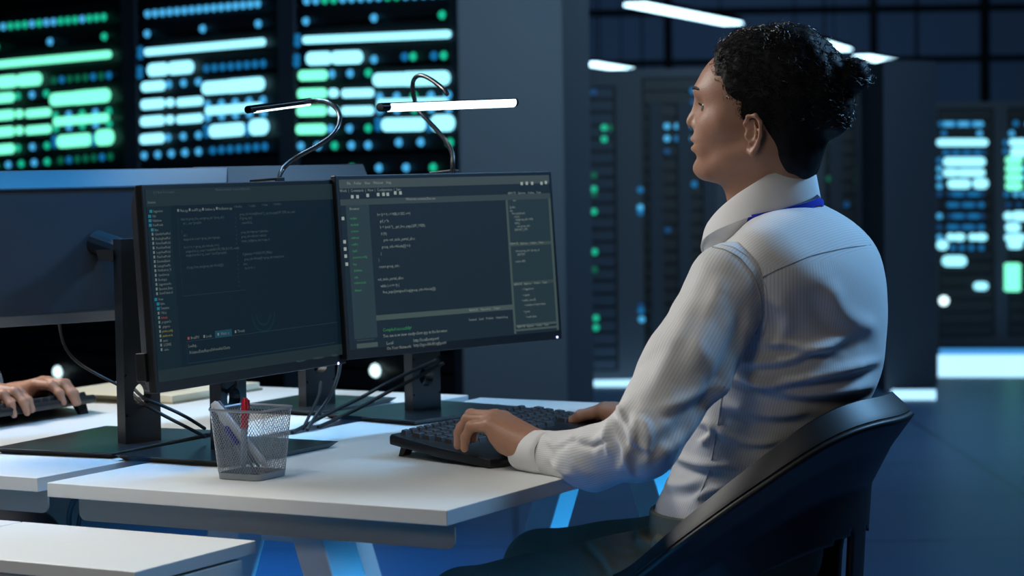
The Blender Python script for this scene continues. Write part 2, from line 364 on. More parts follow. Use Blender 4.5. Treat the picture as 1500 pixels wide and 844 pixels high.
for a_, kk in (((642, 900, 353, 34), 'C'), ((648, 900, 398, 42), 'C'), ((625, 705, 437, 36), 'm'), ((625, 705, 478, 36), 'm'), ((625, 705, 520, 36), 'm'), ((625, 705, 561, 36), 'm'),
               ((618, 650, 703, 40), 'C'), ((655, 730, 703, 46), 'C'), ((625, 695, 757, 46), 'C'), ((622, 655, 806, 38), 'C'), ((655, 720, 806, 38), 'C'), ((635, 705, 840, 36), 'C')): rbar(rb, q5, *a_, kk)
for y in (98, 124, 150, 176, 202): rbar(rb, q6, 618, 698, y, 30, 'm')
# rack light falling on the glossy floor, painted as thin glowing patches
FG = emis('floor_glow_bright', (170, 225, 255), 1.5, True)
FG2 = emis('floor_glow_soft', (70, 160, 235), 0.9, True)
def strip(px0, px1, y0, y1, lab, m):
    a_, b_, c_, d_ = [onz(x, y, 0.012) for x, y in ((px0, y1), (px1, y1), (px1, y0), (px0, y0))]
    o = MB().hexa([(k[0], k[1], 0.0) for k in (a_, b_, c_, d_)], [tuple(k) for k in (a_, b_, c_, d_)]).build('painted_floor_glow', m)
    tag(o, lab, 'floor light', 'rack light painted on the floor as glowing patches')
strip(1374, 1640, 520, 549, 'wide white glow painted on the floor below the right server racks', FG)
strip(1376, 1640, 511, 517, 'thin dimmer glow painted on the floor at the foot of the right server racks', FG2)
strip(834, 1000, 554, 563, 'strip of glow painted on the floor at the foot of the green lit rack', FG)
strip(1306, 1371, 571, 582, 'short strip of glow painted on the floor along the foot of the end wall', FG)
# ------------------------------------------------------------------ desks
VX, UY = np.array([.8746, -.4848, 0]), np.array([.4848, .8746, 0])
A0 = np.array([-.092, 3.094, 0])
D = mframe(A0, VX, UY)
def DW(x, y, z): return np.array(D @ Vector((x, y, z)))
def desk(label, x0, x1, y0, y1, name='office_desk'):
    M = mframe(DW((x0+x1)/2, (y0+y1)/2, 0), VX, UY)
    t = thing(name, label, 'desk', M=M, group='white desks set back to back')
    MB(D).box((x0, y0, .7185), (x1, y1, .74)).build('desk_top', WHITE_TOP, t, bevel=.0012)
    # rail below the short edge with rounded lower corners
    for yy, nm in ((y0+.030, 'edge_rail'), (y1-.034, 'edge_rail')):
        r = .012; X0, X1, Z0, Z1 = x0+.035, x1-.006, .6815, .7185; pts = [(X0, yy, Z1), (X0, yy, Z0+r)]
        pts += [(X0+r-r*math.cos(k*math.pi/8), yy, Z0+r-r*math.sin(k*math.pi/8)) for k in range(1, 5)]
        pts += [(X1-r+r*math.sin(k*math.pi/8), yy, Z0+r-r*math.cos(k*math.pi/8)) for k in range(0, 5)]
        pts += [(X1, yy, Z1)]
        MB(D).prism(pts, (0, .004, 0)).build(nm, STEEL, t)
    for xx in (x1-.03, x1-.06, x0+.06, x0+.09):
        MB(D).cyl((xx, y0+.022, .7195), (xx, y0+.022, .714), .003, .0025, 10).build('screw', CHROME, t)
    xm = (x0+x1)/2
    for yy in (y0+.105, y1-.14):
        for s in (-1, 1):
            a, b = .027, .040
            tx, bx = xm+s*.065, xm+s*.30
            MB(D).hexa([(bx-a, yy-b, 0.0), (bx+a, yy-b, 0.0), (bx+a, yy+b, 0.0), (bx-a, yy+b, 0.0)],
                       [(tx-a, yy-b, .70), (tx+a, yy-b, .70), (tx+a, yy+b, .70), (tx-a, yy+b, .70)]).build('leg', LEGM, t, bevel=.003)
        MB(D).box((xm-.14, yy-.025, .695), (xm+.14, yy+.025, .7185)).build('leg_bracket', LEGM, t)
    MB(D).box((xm-.03, y0+.1, .66), (xm+.03, y1-.14, .695)).build('beam', LEGM, t)
    return t
desk('white laminate desk in front, with the keyboard, pen cup and two screens on it', -.69, 0, 0, 1.30)
desk('white desk at the left behind the front desk, used by the other person', -1.43, -.737, .033, 1.333)
def pedestal(label, x0, x1, y0, y1, h=.60):
    M = mframe(DW((x0+x1)/2, (y0+y1)/2, 0), VX, UY)
    t = thing('drawer_cabinet', label, 'drawer cabinet', M=M, group='white drawer cabinets in front of the desks')
    MB(D).box((x0, y0, h-.018), (x1, y1, h)).build('cabinet_top', WHITE_TOP, t, bevel=.001)
    MB(D).box((x0+.004, y0+.004, .04), (x1-.02, y1-.004, h-.018)).build('cabinet_body', WHITE_TOP, t, bevel=.001)
    z = h-.022
    for k, hh in enumerate((.12, .17, .235)):
        d = MB(D).box((x1-.02, y0+.006, z-hh), (x1-.002, y1-.03, z)).build('drawer', WHITE_TOP, t, bevel=.0015)
        MB(D).box((x1-.002, (y0+y1)/2-.06, z-.03), (x1+.012, (y0+y1)/2+.06, z-.022)).build('handle', STEEL, d)
        z -= hh+.004
    for xx in (x0+.04, x1-.04):
        for yy in (y0+.04, y1-.04): MB(D).cyl((xx, yy, 0), (xx, yy, .04), .016, n=16).build('caster', BLACK, t)
    return t
c0 = np.array(D.inverted() @ Vector(onz(198, 838, .69))); c1 = np.array(D.inverted() @ Vector(onz(386, 793, .69))); print('ped', c0, c1)
pedestal('white drawer cabinet at the lower left corner, nearest the camera', c0[0]-.415, c0[0], c0[1], c1[1], .69)
pedestal('white drawer cabinet behind the nearest one, top just showing at the left edge', c0[0]-.84, c0[0]-.419, c0[1]+.0, c1[1]+.0, .69)
# ------------------------------------------------------------------ monitors
def holed_column(M, w, th, z0, z1, zc, r):
    """upright plate in frame M (x across, y through) with a round cable hole"""
    m = MB(M); n = 32; h = w/2-.001
    m.box((-w/2, -th/2, z0), (w/2, th/2, zc-h)); m.box((-w/2, -th/2, zc+h), (w/2, th/2, z1))
    m.box((-w/2, -th/2, zc-h), (-w/2+.001, th/2, zc+h)); m.box((w/2-.001, -th/2, zc-h), (w/2, th/2, zc+h))
    def sq(t):
        c, s = math.cos(t), math.sin(t); k = h/max(abs(c), abs(s)); return c*k, s*k
    R = []
    for k in range(n):
        t = (k+.5)/n*2*math.pi; a, b = sq(t); c, d = r*math.cos(t), r*math.sin(t)
        R.append([(a, -th/2, zc+b), (c, -th/2, zc+d), (c, th/2, zc+d), (a, th/2, zc+b)])
    m.rings(R, closed=True); return m
def screen_text(entries, MS, parent, name, m):
    """entries: (x, z, height, text) in metres on the screen plane"""
    for (x, z, h, s) in entries:
        V, Fc = [], []
        cu = bpy.data.curves.new('t', 'FONT'); cu.body = s; cu.size = h*1.35; cu.resolution_u = 1
        o = bpy.data.objects.new('t', cu); me = bpy.data.meshes.new_from_object(o)
        for v in me.vertices: V.append((x+v.co.x*.93, -.0006, z+v.co.y))
        for p in me.polygons: Fc.append(tuple(p.vertices))
        bpy.data.objects.remove(o); bpy.data.curves.remove(cu); bpy.data.meshes.remove(me)
        if V: MB(MS).add(V, Fc).build(name, m, parent)
def monitor(label, MS, W, H, col, cyaw, base, ztop, facing=True, group='flat screens on the desks', hole=.83, pw=.072, backhump=True):
    """MS: frame at the lower left corner of the screen front, x along, y backwards, z up"""
    cx_, cy_ = col
    t = thing('monitor', label, 'monitor', M=mframe((base[0], base[1], .74), (math.cos(0), 0, 0), (0, 1, 0)), group=group)
    b = .004
    m = MB(MS).box((0, 0.0, 0), (W, .012, H)); m.build('casing', BLACK if facing else BACKM, t, bevel=.0015)
    # back cover: chamfered hump
    m = MB(MS); m.hexa([(0.0, .0118, 0), (W, .0118, 0), (W-.02, .038, .02), (.02, .038, .02)][0:4],
                       [(0.0, .0118, H), (W, .0118, H), (W-.02, .038, H-.030), (.02, .038, H-.030)])
    m.build('back_cover', BLACK if facing else BACKM, t, bevel=.002)
    if not facing:
        MB(MS).box((.03, .0375, H-.0345), (W-.03, .0392, H-.0315)).build('vent_slot', BLACK, t)
    MC = mframe((cx_, cy_, 0), (math.sin(cyaw), math.cos(cyaw), 0), (-math.cos(cyaw), math.sin(cyaw), 0))
    holed_column(MC, pw, .022, .748, ztop, hole, .0185).build('stand_column', BASEM, t, bevel=0)
    pc = Vector(MS @ Vector((W/2, .036, H*.52))); cc = MC @ Vector((0, 0, min(ztop-.03, pc.z)))
    MB().tube([cc, pc], .022, 16).build('tilt_arm', BLACK, t)
    MBs = mframe((base[0], base[1], .74), (math.sin(base[2]), math.cos(base[2]), 0), (-math.cos(base[2]), math.sin(base[2]), 0))
    a, c = base[3]/2, base[4]/2
    MB(MBs).hexa([(-a+.012, -c+.012, 0), (a-.012, -c+.012, 0), (a-.012, c-.012, 0), (-a+.012, c-.012, 0)],
                 [(-a, -c, .010), (a, -c, .010), (a, c, .010), (-a, c, .010)]).build('stand_base', BASEM, t, bevel=.0015)
    return t
def msf(P0, yaw, tilt):
    s, c = math.sin(yaw), math.cos(yaw); u = np.array([s, c, 0]); b = np.array([-c, s, 0])
    up = np.array([0, 0, 1])*math.cos(tilt)+b*math.sin(tilt); y = np.cross(up, u)
    return mframe(P0, u, y, up)
MS1 = msf((-.5379, 3.4798, .865), .486, .0578); MS2 = msf((-.2823, 3.939, .8721), .7666, .0707)
SW, SH = .5403, .315
m1 = monitor('left of the two lit screens, dark teal code editor with a file list', MS1, SW, SH, (-.462, 3.742), .486, (-.462, 3.735, .52, .29, .235), 1.10)
m2 = monitor('right of the two lit screens, grey editor with a side panel', MS2, SW, SH, (-.168, 4.275), .7666, (-.172, 4.27, .70, .29, .235), 1.12, hole=.812)
# screens: lit surfaces with interface shapes
def px2s(MS, x, y):
    n = np.array(MS.col[1][:3]); p0 = np.array(MS.col[3][:3]); q = MS.inverted() @ Vector(onplane(x, y, p0, n)); return q.x, q.z
def quadpx(MS, x0, y0, x1, y1):
    """axis-aligned rectangle on the screen from two opposite picture corners"""
    a, b = px2s(MS, x0, y0), px2s(MS, x1, y1); return min(a[0], b[0]), min(a[1], b[1]), max(a[0], b[0]), max(a[1], b[1])
def flat(MS, rects, parent, name, m, d=-.0004):
    for (x0, z0, x1, z1) in rects: o = MB(MS).add([(x0, d, z0), (x1, d, z0), (x1, d, z1), (x0, d, z1)], [(0, 1, 2, 3)]).build(name, m, parent)
    return o
def scrm(name, c, k=1.0):
    m = mat(name, (5, 6, 7), 0.6, emit=c, strength=k, spec=0.15); return m
B = .0075
sc1 = flat(MS1, [(B, .016, SW-B, SH-B)], m1, 'screen', scrm('screen_teal', (8, 23, 32)), -.0002)
sc2 = flat(MS2, [(B, .016, SW-B, SH-B)], m2, 'screen', scrm('screen_slate', (23, 36, 45)), -.0002)
x1, z1 = SW-B, SH-B
pa, pb, pc, pd = px2s(MS1, 273, 501), px2s(MS1, 276, 533), px2s(MS1, 259, 313), px2s(MS1, 270, 434)
flat(MS1, [(B, z1-.026, x1, z1), (B, .016, x1, .034)], sc1, 'interface_bar', scrm('bar_green', (27, 40, 43)))
flat(MS1, [(B, .034, px2s(MS1, 252, 340)[0], z1-.026)], sc1, 'side_panel', scrm('side_dark', (13, 29, 36)))
flat(MS1, [(pa[0], pb[1], SW-.03, pb[1]+.0006), (pa[0], pa[1], SW-.02, pa[1]+.0006), (pa[0], pb[1], pa[0]+.0006, pa[1]), (pc[0], pd[1], pc[0]+.17, pd[1]+.0005), (pc[0], pd[1], pc[0]+.0005, pc[1])], sc1, 'panel_border', scrm('bord', (30, 55, 62)))
flat(MS1, [quadpx(MS1, 315, 495, 339, 482)], sc1, 'active_tab', scrm('tab', (20, 60, 74)))
T1, T1b, Ty, Tr, Tc = scrm('text_grey', (98, 108, 106), 1.0), scrm('text_dim', (60, 78, 84)), scrm('text_yellow', (120, 112, 44)), scrm('text_red', (140, 60, 60)), scrm('icon_cyan', (28, 100, 118))
def rows(MS, items, h):
    out = []
    for (x, y, s) in items:
        a = px2s(MS, x, y); out.append((a[0], a[1]-h*.5, h, s))
    return out
q = lambda x, y: (190+x/4.965, 260+y/4.965)
q_ = lambda x, y: (190+x/4.965, 420+y/4.965)
r_ = lambda x, y: (340+x/4.965, 260+y/4.965)
r2 = lambda x, y: (340+x/4.965, 420+y/4.965)
tree = [(168, 245, 'Suggestions'), (160, 282, 'Utils'), (163, 314, 'Validations'), (165, 347, 'ViewModels'), (178, 381, 'Base'), (180, 412, 'CalendarViewMod'), (184, 446, 'BookingViewMod'),
        (187, 479, 'HomeViewModel'), (190, 512, 'MenuViewModel'), (193, 545, 'LoginViewModel'), (196, 578, 'MainViewModel'), (196, 611, 'ExtendedSplash'), (198, 645, 'SettingsViewMo'),
        (202, 676, 'Notifications_Vi'), (204, 710, 'OpenStore.js'), (206, 744, 'Booking.js'), (209, 778, 'SuggestionsVie'), (212, 811, 'Extended_Entry')]
tree2 = [(214, 48, 'SmartTokens.cli'), (206, 92, 'Views'), (218, 124, 'Styles'), (222, 157, 'Templates'), (224, 190, 'Utils.js'), (230, 258, 'programCs'), (234, 292, '.gitignore'), (240, 392, 'query'), (244, 424, 'LICENSE'), (248, 458, 'cache')]
TT = rows(MS1, [(*q(a, b), s) for a, b, s in tree]+[(*q_(a, b), s) for a, b, s in tree2]+[(*q(128, 181), 'Solutions')], .0042)
TT += rows(MS1, [(*q(362, 241), 'Main.cpp'), (*q(447, 236), 'useAPI.cpp'), (*q(543, 231), 'database.cp'), (*q(640, 226), 'Notification.cpp'), (*q_(442, 372), 'BreakPt3'), (*q_(553, 360), 'Locals'), (*q_(660, 342), 'Watch  x'), (*q_(782, 324), 'Threads')], .0048)
TT += rows(MS1, [(*q_(424, 432), 'Loading...'), (*q_(430, 480), '/Volumes/Data/Repos/360-mobile/Clients')], .0052)
screen_text(TT, MS1, sc1, 'text_line', T1)
TD = rows(MS1, [(*q(168, 108), 'Q > New Go to search...'), (*q(620, 88), 'Window.command - is successfully.loaded'), (*q(368, 303), 'static int group_free_user(group_info *group_info)'), (*q(384, 333), 'int i, _user *grouplist;'), (*q(374, 392), '{'), (*q(388, 420), 'int i;'),
                (*q(388, 450), 'unsigned int count = group_info->ngroups;'), (*q(392, 508), 'for (i = 0; i < group_info->nblocks; i++) {'), (*q(404, 538), 'unsigned int cp_count = min(NGROUPS_PER_BLOCK, count);'),
                (*q(406, 566), 'unsigned int len = cp_count * sizeof(*grouplist);'), (*q(412, 655), 'if (copy_from_user(group_info->blocks[i]))')], .0045)
TD += rows(MS1, [(*r_(10, 212), '> Notifica'), (*r_(118, 206), '> enable'), (*r_(214, 199), '> View'), (*r_(294, 193), '> Interface'), (*r_(52, 267), 'group_info->blocks[i]=(void *)__get_free_page(GFP_USER, size_user);'), (*r_(54, 296), 'if (!group_info)'),
                 (*r_(66, 330), 'return NULL;'), (*r_(62, 398), 'group_info->ngroups = gidsetsize;'), (*r_(64, 430), 'group_info->nblocks = nblocks;'), (*r_(66, 462), 'atomic_set(&group_info->usage, 1);'),
                 (*r_(74, 558), 'if (gidsetsize <= NGROUPS_SMALL)'), (*r_(86, 594), 'group_info->blocks[0] = group_info->small_block;'), (*r_(78, 628), 'else {'), (*r_(90, 660), 'for (i = 0; i <'), (*r2(470, 543), 'Repository'), (*r2(590, 522), 'Notifications'), (*r2(720, 500), 'Changes')], .0045)
TD += [(*px2s(MS1, *r_(22+6*(k//4), 270+31*k)), .003, '%d' % (k % 9+1)) for k in range(18)]
screen_text(TD, MS1, sc1, 'code_line', T1b)
screen_text(rows(MS1, [(*q_(232, 325), 'yambu.config'), (*q_(236, 358), 'yambu-node')], .0042), MS1, sc1, 'text_line', Ty)
screen_text(rows(MS1, [(*q_(226, 226), 'Index.js')], .0042), MS1, sc1, 'text_line', Tr)
def ics(MS, pts, s, sz=None):
    out = []
    for (x, y) in pts:
        a = px2s(MS, x, y); out.append((a[0]-s/2, a[1]-(sz or s)/2, a[0]+s/2, a[1]+(sz or s)/2))
    return out
flat(MS1, ics(MS1, [q(152, 247), q(143, 283), q(146, 315), q(148, 348), q(162, 382), q_(188, 94), q_(204, 126), q_(206, 160)], .007, .0045), sc1, 'folder_icon', Tc, -.0005)
flat(MS1, ics(MS1, [q(164+2.6*k, 413+33.2*k) for k in range(13)]+[q_(194+3*k, 18+33.5*k) for k in range(2)]+[q_(208+2.7*k, 193+33.2*k) for k in range(9)]+[q(350, 240), q(434, 235), q(531, 231), q(631, 225), q_(540, 362), q_(642, 346), q_(768, 328)], .0042, .0042), sc1, 'file_icon', T1, -.0005)
flat(MS1, ics(MS1, [q_(426, 376)], .005, .004), sc1, 'breakpoint_icon', Tr, -.0005)
p = px2s(MS1, 385, 452)
sh = MB(MS1); n = 24
for rr, (k0, k1) in ((.034, (0, 24)), (.022, (0, 24))):
    sh.rings([[(p[0]+r_k*math.cos(a_), -.0003, p[1]+.004+r_k*.9*math.sin(a_)-.012) for r_k in (rr, rr-.004)] for a_ in [math.pi+math.pi*k/(n-1) for k in range(n)]], cap=False)
sh.build('emblem', scrm('emb', (15, 38, 48)), sc1)
# right screen
zt1 = px2s(MS2, 494, 276.5)[1]; zt2, zt3 = px2s(MS2, 494, 292.5)[1], px2s(MS2, 494, 301.5)[1]
flat(MS2, [(B, zt1, x1, z1)], sc2, 'title_bar', scrm('bar2', (58, 70, 72)))
a = quadpx(MS2, 493, 301, 500, 294)
flat(MS2, [(B, zt3, x1, zt2)], sc2, 'tool_bar', scrm('bar2b', (50, 62, 66)))
pv = px2s(MS2, 740, 290)[0]; zb = px2s(MS2, 600, 462)[1]
flat(MS2, [(pv, .018, pv+.0055, zt3), (x1-.006, .018, x1, zt3), (px2s(MS2, 551, 469)[0], zb-.0045, pv, zb+.0045), (pv+.006, px2s(MS2, 780, 357)[1]-.003, x1, px2s(MS2, 780, 357)[1]+.003),
           (pv+.006, px2s(MS2, 780, 414)[1]-.003, x1, px2s(MS2, 780, 414)[1]+.003), (pv+.006, .022, x1, .026), (pv+.006, .030, x1, .034), (px2s(MS2, 523, 515)[0], .018, px2s(MS2, 554, 515)[0], .026), (px2s(MS2, 523, 509)[0], .031, px2s(MS2, 549, 509)[0], .0318)], sc2, 'panel_divider', scrm('bar3', (62, 76, 74)))
spx, tpx = px2s(MS2, 508, 330)[0], px2s(MS2, 542, 330)[0]
flat(MS2, [(spx, .034, tpx, zt3)], sc2, 'side_panel', scrm('side2', (38, 54, 60)))
flat(MS2, [(pv+.0055, .034, x1-.006, zt3)], sc2, 'right_panel', scrm('side3', (33, 49, 55)))
s5 = lambda x, y: (490+x/4.965, 240+y/4.965)
s6 = lambda x, y: (490+x/4.965, 400+y/4.965)
s7 = lambda x, y: (660+x/4.965, 240+y/4.965)
s8 = lambda x, y: (660+x/4.965, 380+y/4.965)
TT = rows(MS2, [(*s5(88, 142), 'File    Folder    View    Window    Help'), (*s5(36, 196), 'Work  |  Commands  |  View  |  Configuration  |  Save'), (*s5(108, 327), 'Browser'), (*s5(516, 256), 'Windows.commandline.exe'),
                (*s5(308, 368), 'for (i = 0; i < NBLOCKS; i++)'), (*s5(328, 416), 'gid_t *b;'), (*s5(330, 460), 'b = (void *)__get_free_page(GFP_USER);'), (*s5(336, 508), 'if (!b)'),
                (*s5(354, 553), 'goto out_undo_partial_alloc;'), (*s5(342, 604), 'group_info->blocks[i] = b;'), (*s5(334, 652), '}'), (*s5(318, 700), '}'), (*s5(322, 748), 'return group_info;'),
                (*s6(312, 46), 'out_undo_partial_alloc:'), (*s6(334, 94), 'while (--i >= 0) {'), (*s6(350, 138), 'free_page((unsigned long)group_info->blocks[i]);')], .0052)
TT += rows(MS2, [(*s6(352, 458), 'You can now view candy-client app in the browser.'), (*s6(376, 510), 'Local:'), (*s6(572, 490), 'http://localhost:port/'), (*s6(378, 548), 'On Your Network:'), (*s6(574, 526), 'http://ngo-186.80.ngf.port/')], .0060)
TT += rows(MS2, [(*s7(415, 214), 'REMOTE    Explorer    Outline    Team'), (*s7(432, 582), 'REMOTE    Explorer    Outline    Team'), (*s8(460, 182), 'REMOTE    Explorer    Outline    Team'), (*s8(484, 492), 'REMOTE   Explorer   Outline   Team'),
                 (*s8(134, 370), 'BRANCH     Repository     Output'), (*s8(130, 440), 'Terminal    Serial    Problem    Output & Log')], .0044)
TT += rows(MS2, [(*s7(452, 266), 'int i'), (*s7(428, 315), '{public'), (*s7(428, 340), 'else'), (*s7(444, 360), 'free_page(user)'), (*s7(460, 384), 'return'), (*s7(468, 405), 'exit(group_info->blk)'), (*s7(466, 432), 'NULL'), (*s7(482, 453), 'put_group_info'),
                 (*s7(466, 480), 'EXPORT_SYM'), (*s7(470, 634), 'struct group_info *groups_al'), (*s7(484, 660), 'EXPORT'), (*s7(470, 710), 'return -EFA'),
                 (*s8(520, 216), '> Suggestions'), (*s8(522, 260), '> signals'), (*s8(516, 298), '> public_area (3)'), (*s8(536, 332), '> database-3-mpk-tokens'), (*s8(530, 380), '> ports'), (*s8(548, 418), '> web-client')], .0044)
screen_text(TT, MS2, sc2, 'text_line', scrm('text_light', (120, 132, 128)))
G = rows(MS2, [(*s5(112, 396), 'analyst'), (*s5(114, 443), 'dimdesk'), (*s5(116, 490), 'counter'), (*s5(120, 538), 'address'), (*s5(122, 586), 'outfits'), (*s5(128, 634), 'lead1'), (*s5(132, 680), 'account.config'), (*s5(134, 730), 'key'), (*s5(138, 776), 'database'), (*s5(144, 826), 'info'),
               (*s6(142, 72), 'tokens/scale'), (*s6(144, 126), 'dataset')], .0045)+rows(MS2, [(*s6(350, 414), 'Compiled successfully!')], .006)
screen_text(G, MS2, sc2, 'text_line', scrm('text_green', (50, 130, 80)))
flat(MS2, ics(MS2, [s5(128, 240), s5(166, 240), s5(355, 222), s5(386, 222), s5(440, 212), s5(478, 212), s5(316, 224), s5(240, 230), s7(516, 144), s7(553, 142), s7(592, 142), s7(660, 142), s7(692, 136), s5(72, 568), s5(76, 620), s5(80, 672), s5(88, 730), s5(60, 398)], .0062, .0058), sc2, 'tool_icon', scrm('icon_white', (140, 150, 146)), -.0005)
for MS, pp, t in ((MS1, (495.5, 533), m1), (MS2, (816, 494), m2)):
    a = px2s(MS, *pp)
    MB(MS).cyl((a[0], -.001, max(a[1], .002)), (a[0], .002, max(a[1], .002)), .0022, n=12).build('power_light', emis('indicator', (200, 205, 255), 2.5), t)
# small box on the left side of the left screen
a = px2s(MS1, 209, 542)
MB(MS1).box((-.007, .012, .018), (.003, .030, .062)).build('side_bracket', BLACK, m1, bevel=.002)
MS3 = msf((-.72-.28*.766, 3.93-.28*.643, .945), math.radians(50), .0)
MS4 = msf((-.43-.27*.4848, 4.34-.27*.8746, .89), math.radians(29), .0)
# their backs look towards the camera: turn the frame round
def turned(MS, W): return MS @ Matrix.Translation((W, 0, 0)) @ Matrix.Rotation(math.pi, 4, 'Z')
m3 = monitor('dark monitor seen from behind at the far left, blue light on its top edge', turned(MS3, .56), .56, .258, (-.622, 3.835), math.radians(45), (-.682, 3.885, .42, .33, .235), 1.088, facing=False)
m4 = monitor('monitor seen from behind between the lit screens and the racks, pale top edge', turned(MS4, .54), .54, .314, (-.372, 4.375), math.radians(45), (-.385, 4.43, .5, .27, .215), 1.12, facing=False)
a = P(140, 372, 3.80)
MB().hexa([P(145, 382, 3.80), P(166, 383, 3.80), P(166, 383, 3.9), P(145, 382, 3.9)], [P(140, 366, 3.80), P(166, 366, 3.80), P(166, 366, 3.9), P(140, 366, 3.9)]).build('tilt_head', BASEM, m3)
# ------------------------------------------------------------------ clip-on lamps
def lamp(label, bar, rbar, neck, clip, MSc):
    t = thing('clip_lamp', label, 'desk lamp', clip, group='gooseneck lamps clipped to the lit screens')
    p, q = Vector(bar[0]), Vector(bar[1]); ax = (q-p).normalized()
    MB().tube([p-ax*.012, p, q, q+ax*.006], rbar, 18).build('lamp_head', BLACKG, t, smooth=True)
    # glowing diffuser set into the underside and front
    dn = bar[2]; dn = Vector(dn); dn = (dn-ax*dn.dot(ax)).normalized(); sd = ax.cross(dn)
    R = []
    for e in (p+ax*.010, q-ax*.002):
        R.append([e+(dn*math.cos(a_)+sd*math.sin(a_))*rbar*1.06 for a_ in [(-bar[3]+2*bar[3]*k/12) for k in range(13)]]+[e+dn*rbar*.3])
    MB().rings(R).build('diffuser', emis('lamp_glow', (225, 248, 255), bar[4], True), t)
    MB().tube(neck, .0042, 12, smooth=3).build('gooseneck', mat('black_coated_metal', (40, 42, 44), .25, spec=.8), t, smooth=True)
    c = Vector(clip); M = MSc.copy(); M.translation = c
    MB(M).box((-.012, -.004, -.03), (.012, .0, .004)).box((-.012, -.004, .002), (.012, .05, .006)).box((-.012, .042, -.03), (.012, .05, .004)).build('clip', BLACK, t, bevel=.001)
def topof(MS, px):   # point on the rear top edge of a screen
    for k in range(400):
        x = k/400*SW; w_ = MS @ Vector((x, .006, SH))
        if proj(w_)[0] >= px: return w_
    return MS @ Vector((SW, .006, SH))
def proj(X):
    v = np.array(X)-[0, 0, HC]; d = v@_f; return 750+F*(v@_r)/d, 422-F*(v@_u)/d
k1 = topof(MS1, 408); k2 = topof(MS2, 664)
lamp('black gooseneck lamp showing only a thin lit strip, above the left screen',
     (P(368, 160, 3.86), P(452, 149, 4.05), (0.1, -0.35, -1), .7, 5.0), .0065,
     [P(440, 151, 4.02), P(462, 147, 4.04), P(485, 150, 4.02), P(500, 168, 4.0), P(494, 193, 3.97), P(470, 212, 3.95), P(440, 227, 3.93), P(420, 240, 3.92), P(409, 255, 3.91), tuple(k1+Vector((0, 0, -.006)))], tuple(k1), MS1)
lamp('brightly glowing bar lamp above the right screen on a looped gooseneck',
     (P(563, 157, 4.02), P(752, 150, 4.32), (0.0, -1, -0.55), 1.45, 9.0), .0078,
     [P(655, 138, 4.15), P(650, 130, 4.17), P(630, 115, 4.2), P(615, 109, 4.22), P(605, 116, 4.24), P(604, 132, 4.24), P(610, 158, 4.24), P(622, 172, 4.22), P(640, 190, 4.2), P(655, 208, 4.18), P(664, 226, 4.17), P(663, 245, 4.16), tuple(k2+Vector((0, 0, -.006)))], tuple(k2), MS2)
# ------------------------------------------------------------------ keyboards
KEYM = mat('key_plastic', (46, 50, 56), 0.42, spec=.5)
def keyboard(label, M, L, Wd, zb=.036, flip=False):
    """frame M: x from the rear edge towards the user, y along, origin at the rear near corner on the desk"""
    t = thing('keyboard', label, 'keyboard', M=M @ Matrix.Translation((Wd/2, L/2, 0)), group='black keyboards')
    out = lambda z, e: [(-e+.006, .0-e+.004, z), (-e, .012, z), (-e, L-.012, z), (-e+.006, L+e-.004, z), (Wd*.5, L+e+.004, z-.004), (Wd-.015, L+e+.008, z-.012), (Wd+e, L-.01, z-.014), (Wd+e+.004, L*.5, z-.014), (Wd+e, -.035, z-.014), (Wd-.012, -.058, z-.012), (Wd*.5, -.032, z-.004)]
    def ht(x, z): return z
    def lvl(e, top): # follow the tilt of the board: rear high, front low
        o = []
        for (x, y, _) in out(0, e):
            zt = zb-(x/Wd)*(zb-.013)
            o.append((x, y, zt if top else max(zt-.0155, .0006)))
        return o
    MB(M).rings([lvl(-.008, False), lvl(0, False), [(x, y, z+.011) for (x, y, z) in lvl(.0, False)], lvl(-.004, True)]).build('case', BLACK, t, bevel=.0012, seg=2, smooth=True)
    def top(x): return zb-(x/Wd)*(zb-.013)
    src = {}
    inv = ROOTM[t.name]
    def key(x, y, w, h=.0165):
        k = (round(w, 4), h)
        c = M @ Vector((x, y, top(x)))
        if k not in src:
            s = -(zb-.013)/Wd; a, b = w/2, h/2; z0 = lambda q: s*q
            m = MB(M); B_ = [(x+i*b, y+j*a, top(x)+z0(i*b)-.001) for i, j in ((-1, -1), (1, -1), (1, 1), (-1, 1))]
            Tp = [(x+i*(b-.0022), y+j*(a-.002), top(x)+z0(i*b)+.0075) for i, j in ((-1, -1), (1, -1), (1, 1), (-1, 1))]
            m.hexa(B_, Tp); o = m.build('key', KEYM, t, bevel=.0009, seg=2); src[k] = (o, c)
        else:
            o, c0_ = src[k]; d = (inv @ Vector(c))-(inv @ c0_); copy_part(o, t, d)
    for r in range(5):
        x = .020+r*.0205+(.006 if r else 0)
        if r == 0:
            for k in range(18): key(x, .030+k*(L-.05)/18, .018, .012)
        else:
            for k in range(18): key(x, .022+k*(L-.03)/18+(r % 2)*.004, .0195)
    x = .020+5*.0205+.006
    for k, w_ in ((.02, .0195), (.045, .026), (.072, .0255), (.155, .128), (.24, .0255), (.268, .026), (.30, .0255), (.36, .0195), (.385, .0195), (.41, .0195)):
        if k < L: key(x, k+.004, w_)
    for yy in (.03, L-.03):
        MB(M).hexa([(.012, yy-.012, .0), (.02, yy-.012, .0), (.02, yy+.012, .0), (.012, yy+.012, .0)], [(.02, yy-.014, zb-.014), (.034, yy-.014, zb-.014), (.034, yy+.014, zb-.014), (.02, yy+.014, zb-.014)]).build('foot', BLACK, t, bevel=.001)
    return t
KM = mframe(DW(-.375, .445, .74), VX, UY)
keyboard('black keyboard under the man\'s hands on the front desk', KM, .455, .235)
KM2 = mframe(DW(-1.238, .80, .74), -VX, -UY)
keyboard('black keyboard at the left edge under the other person\'s hands', KM2, .44, .18)
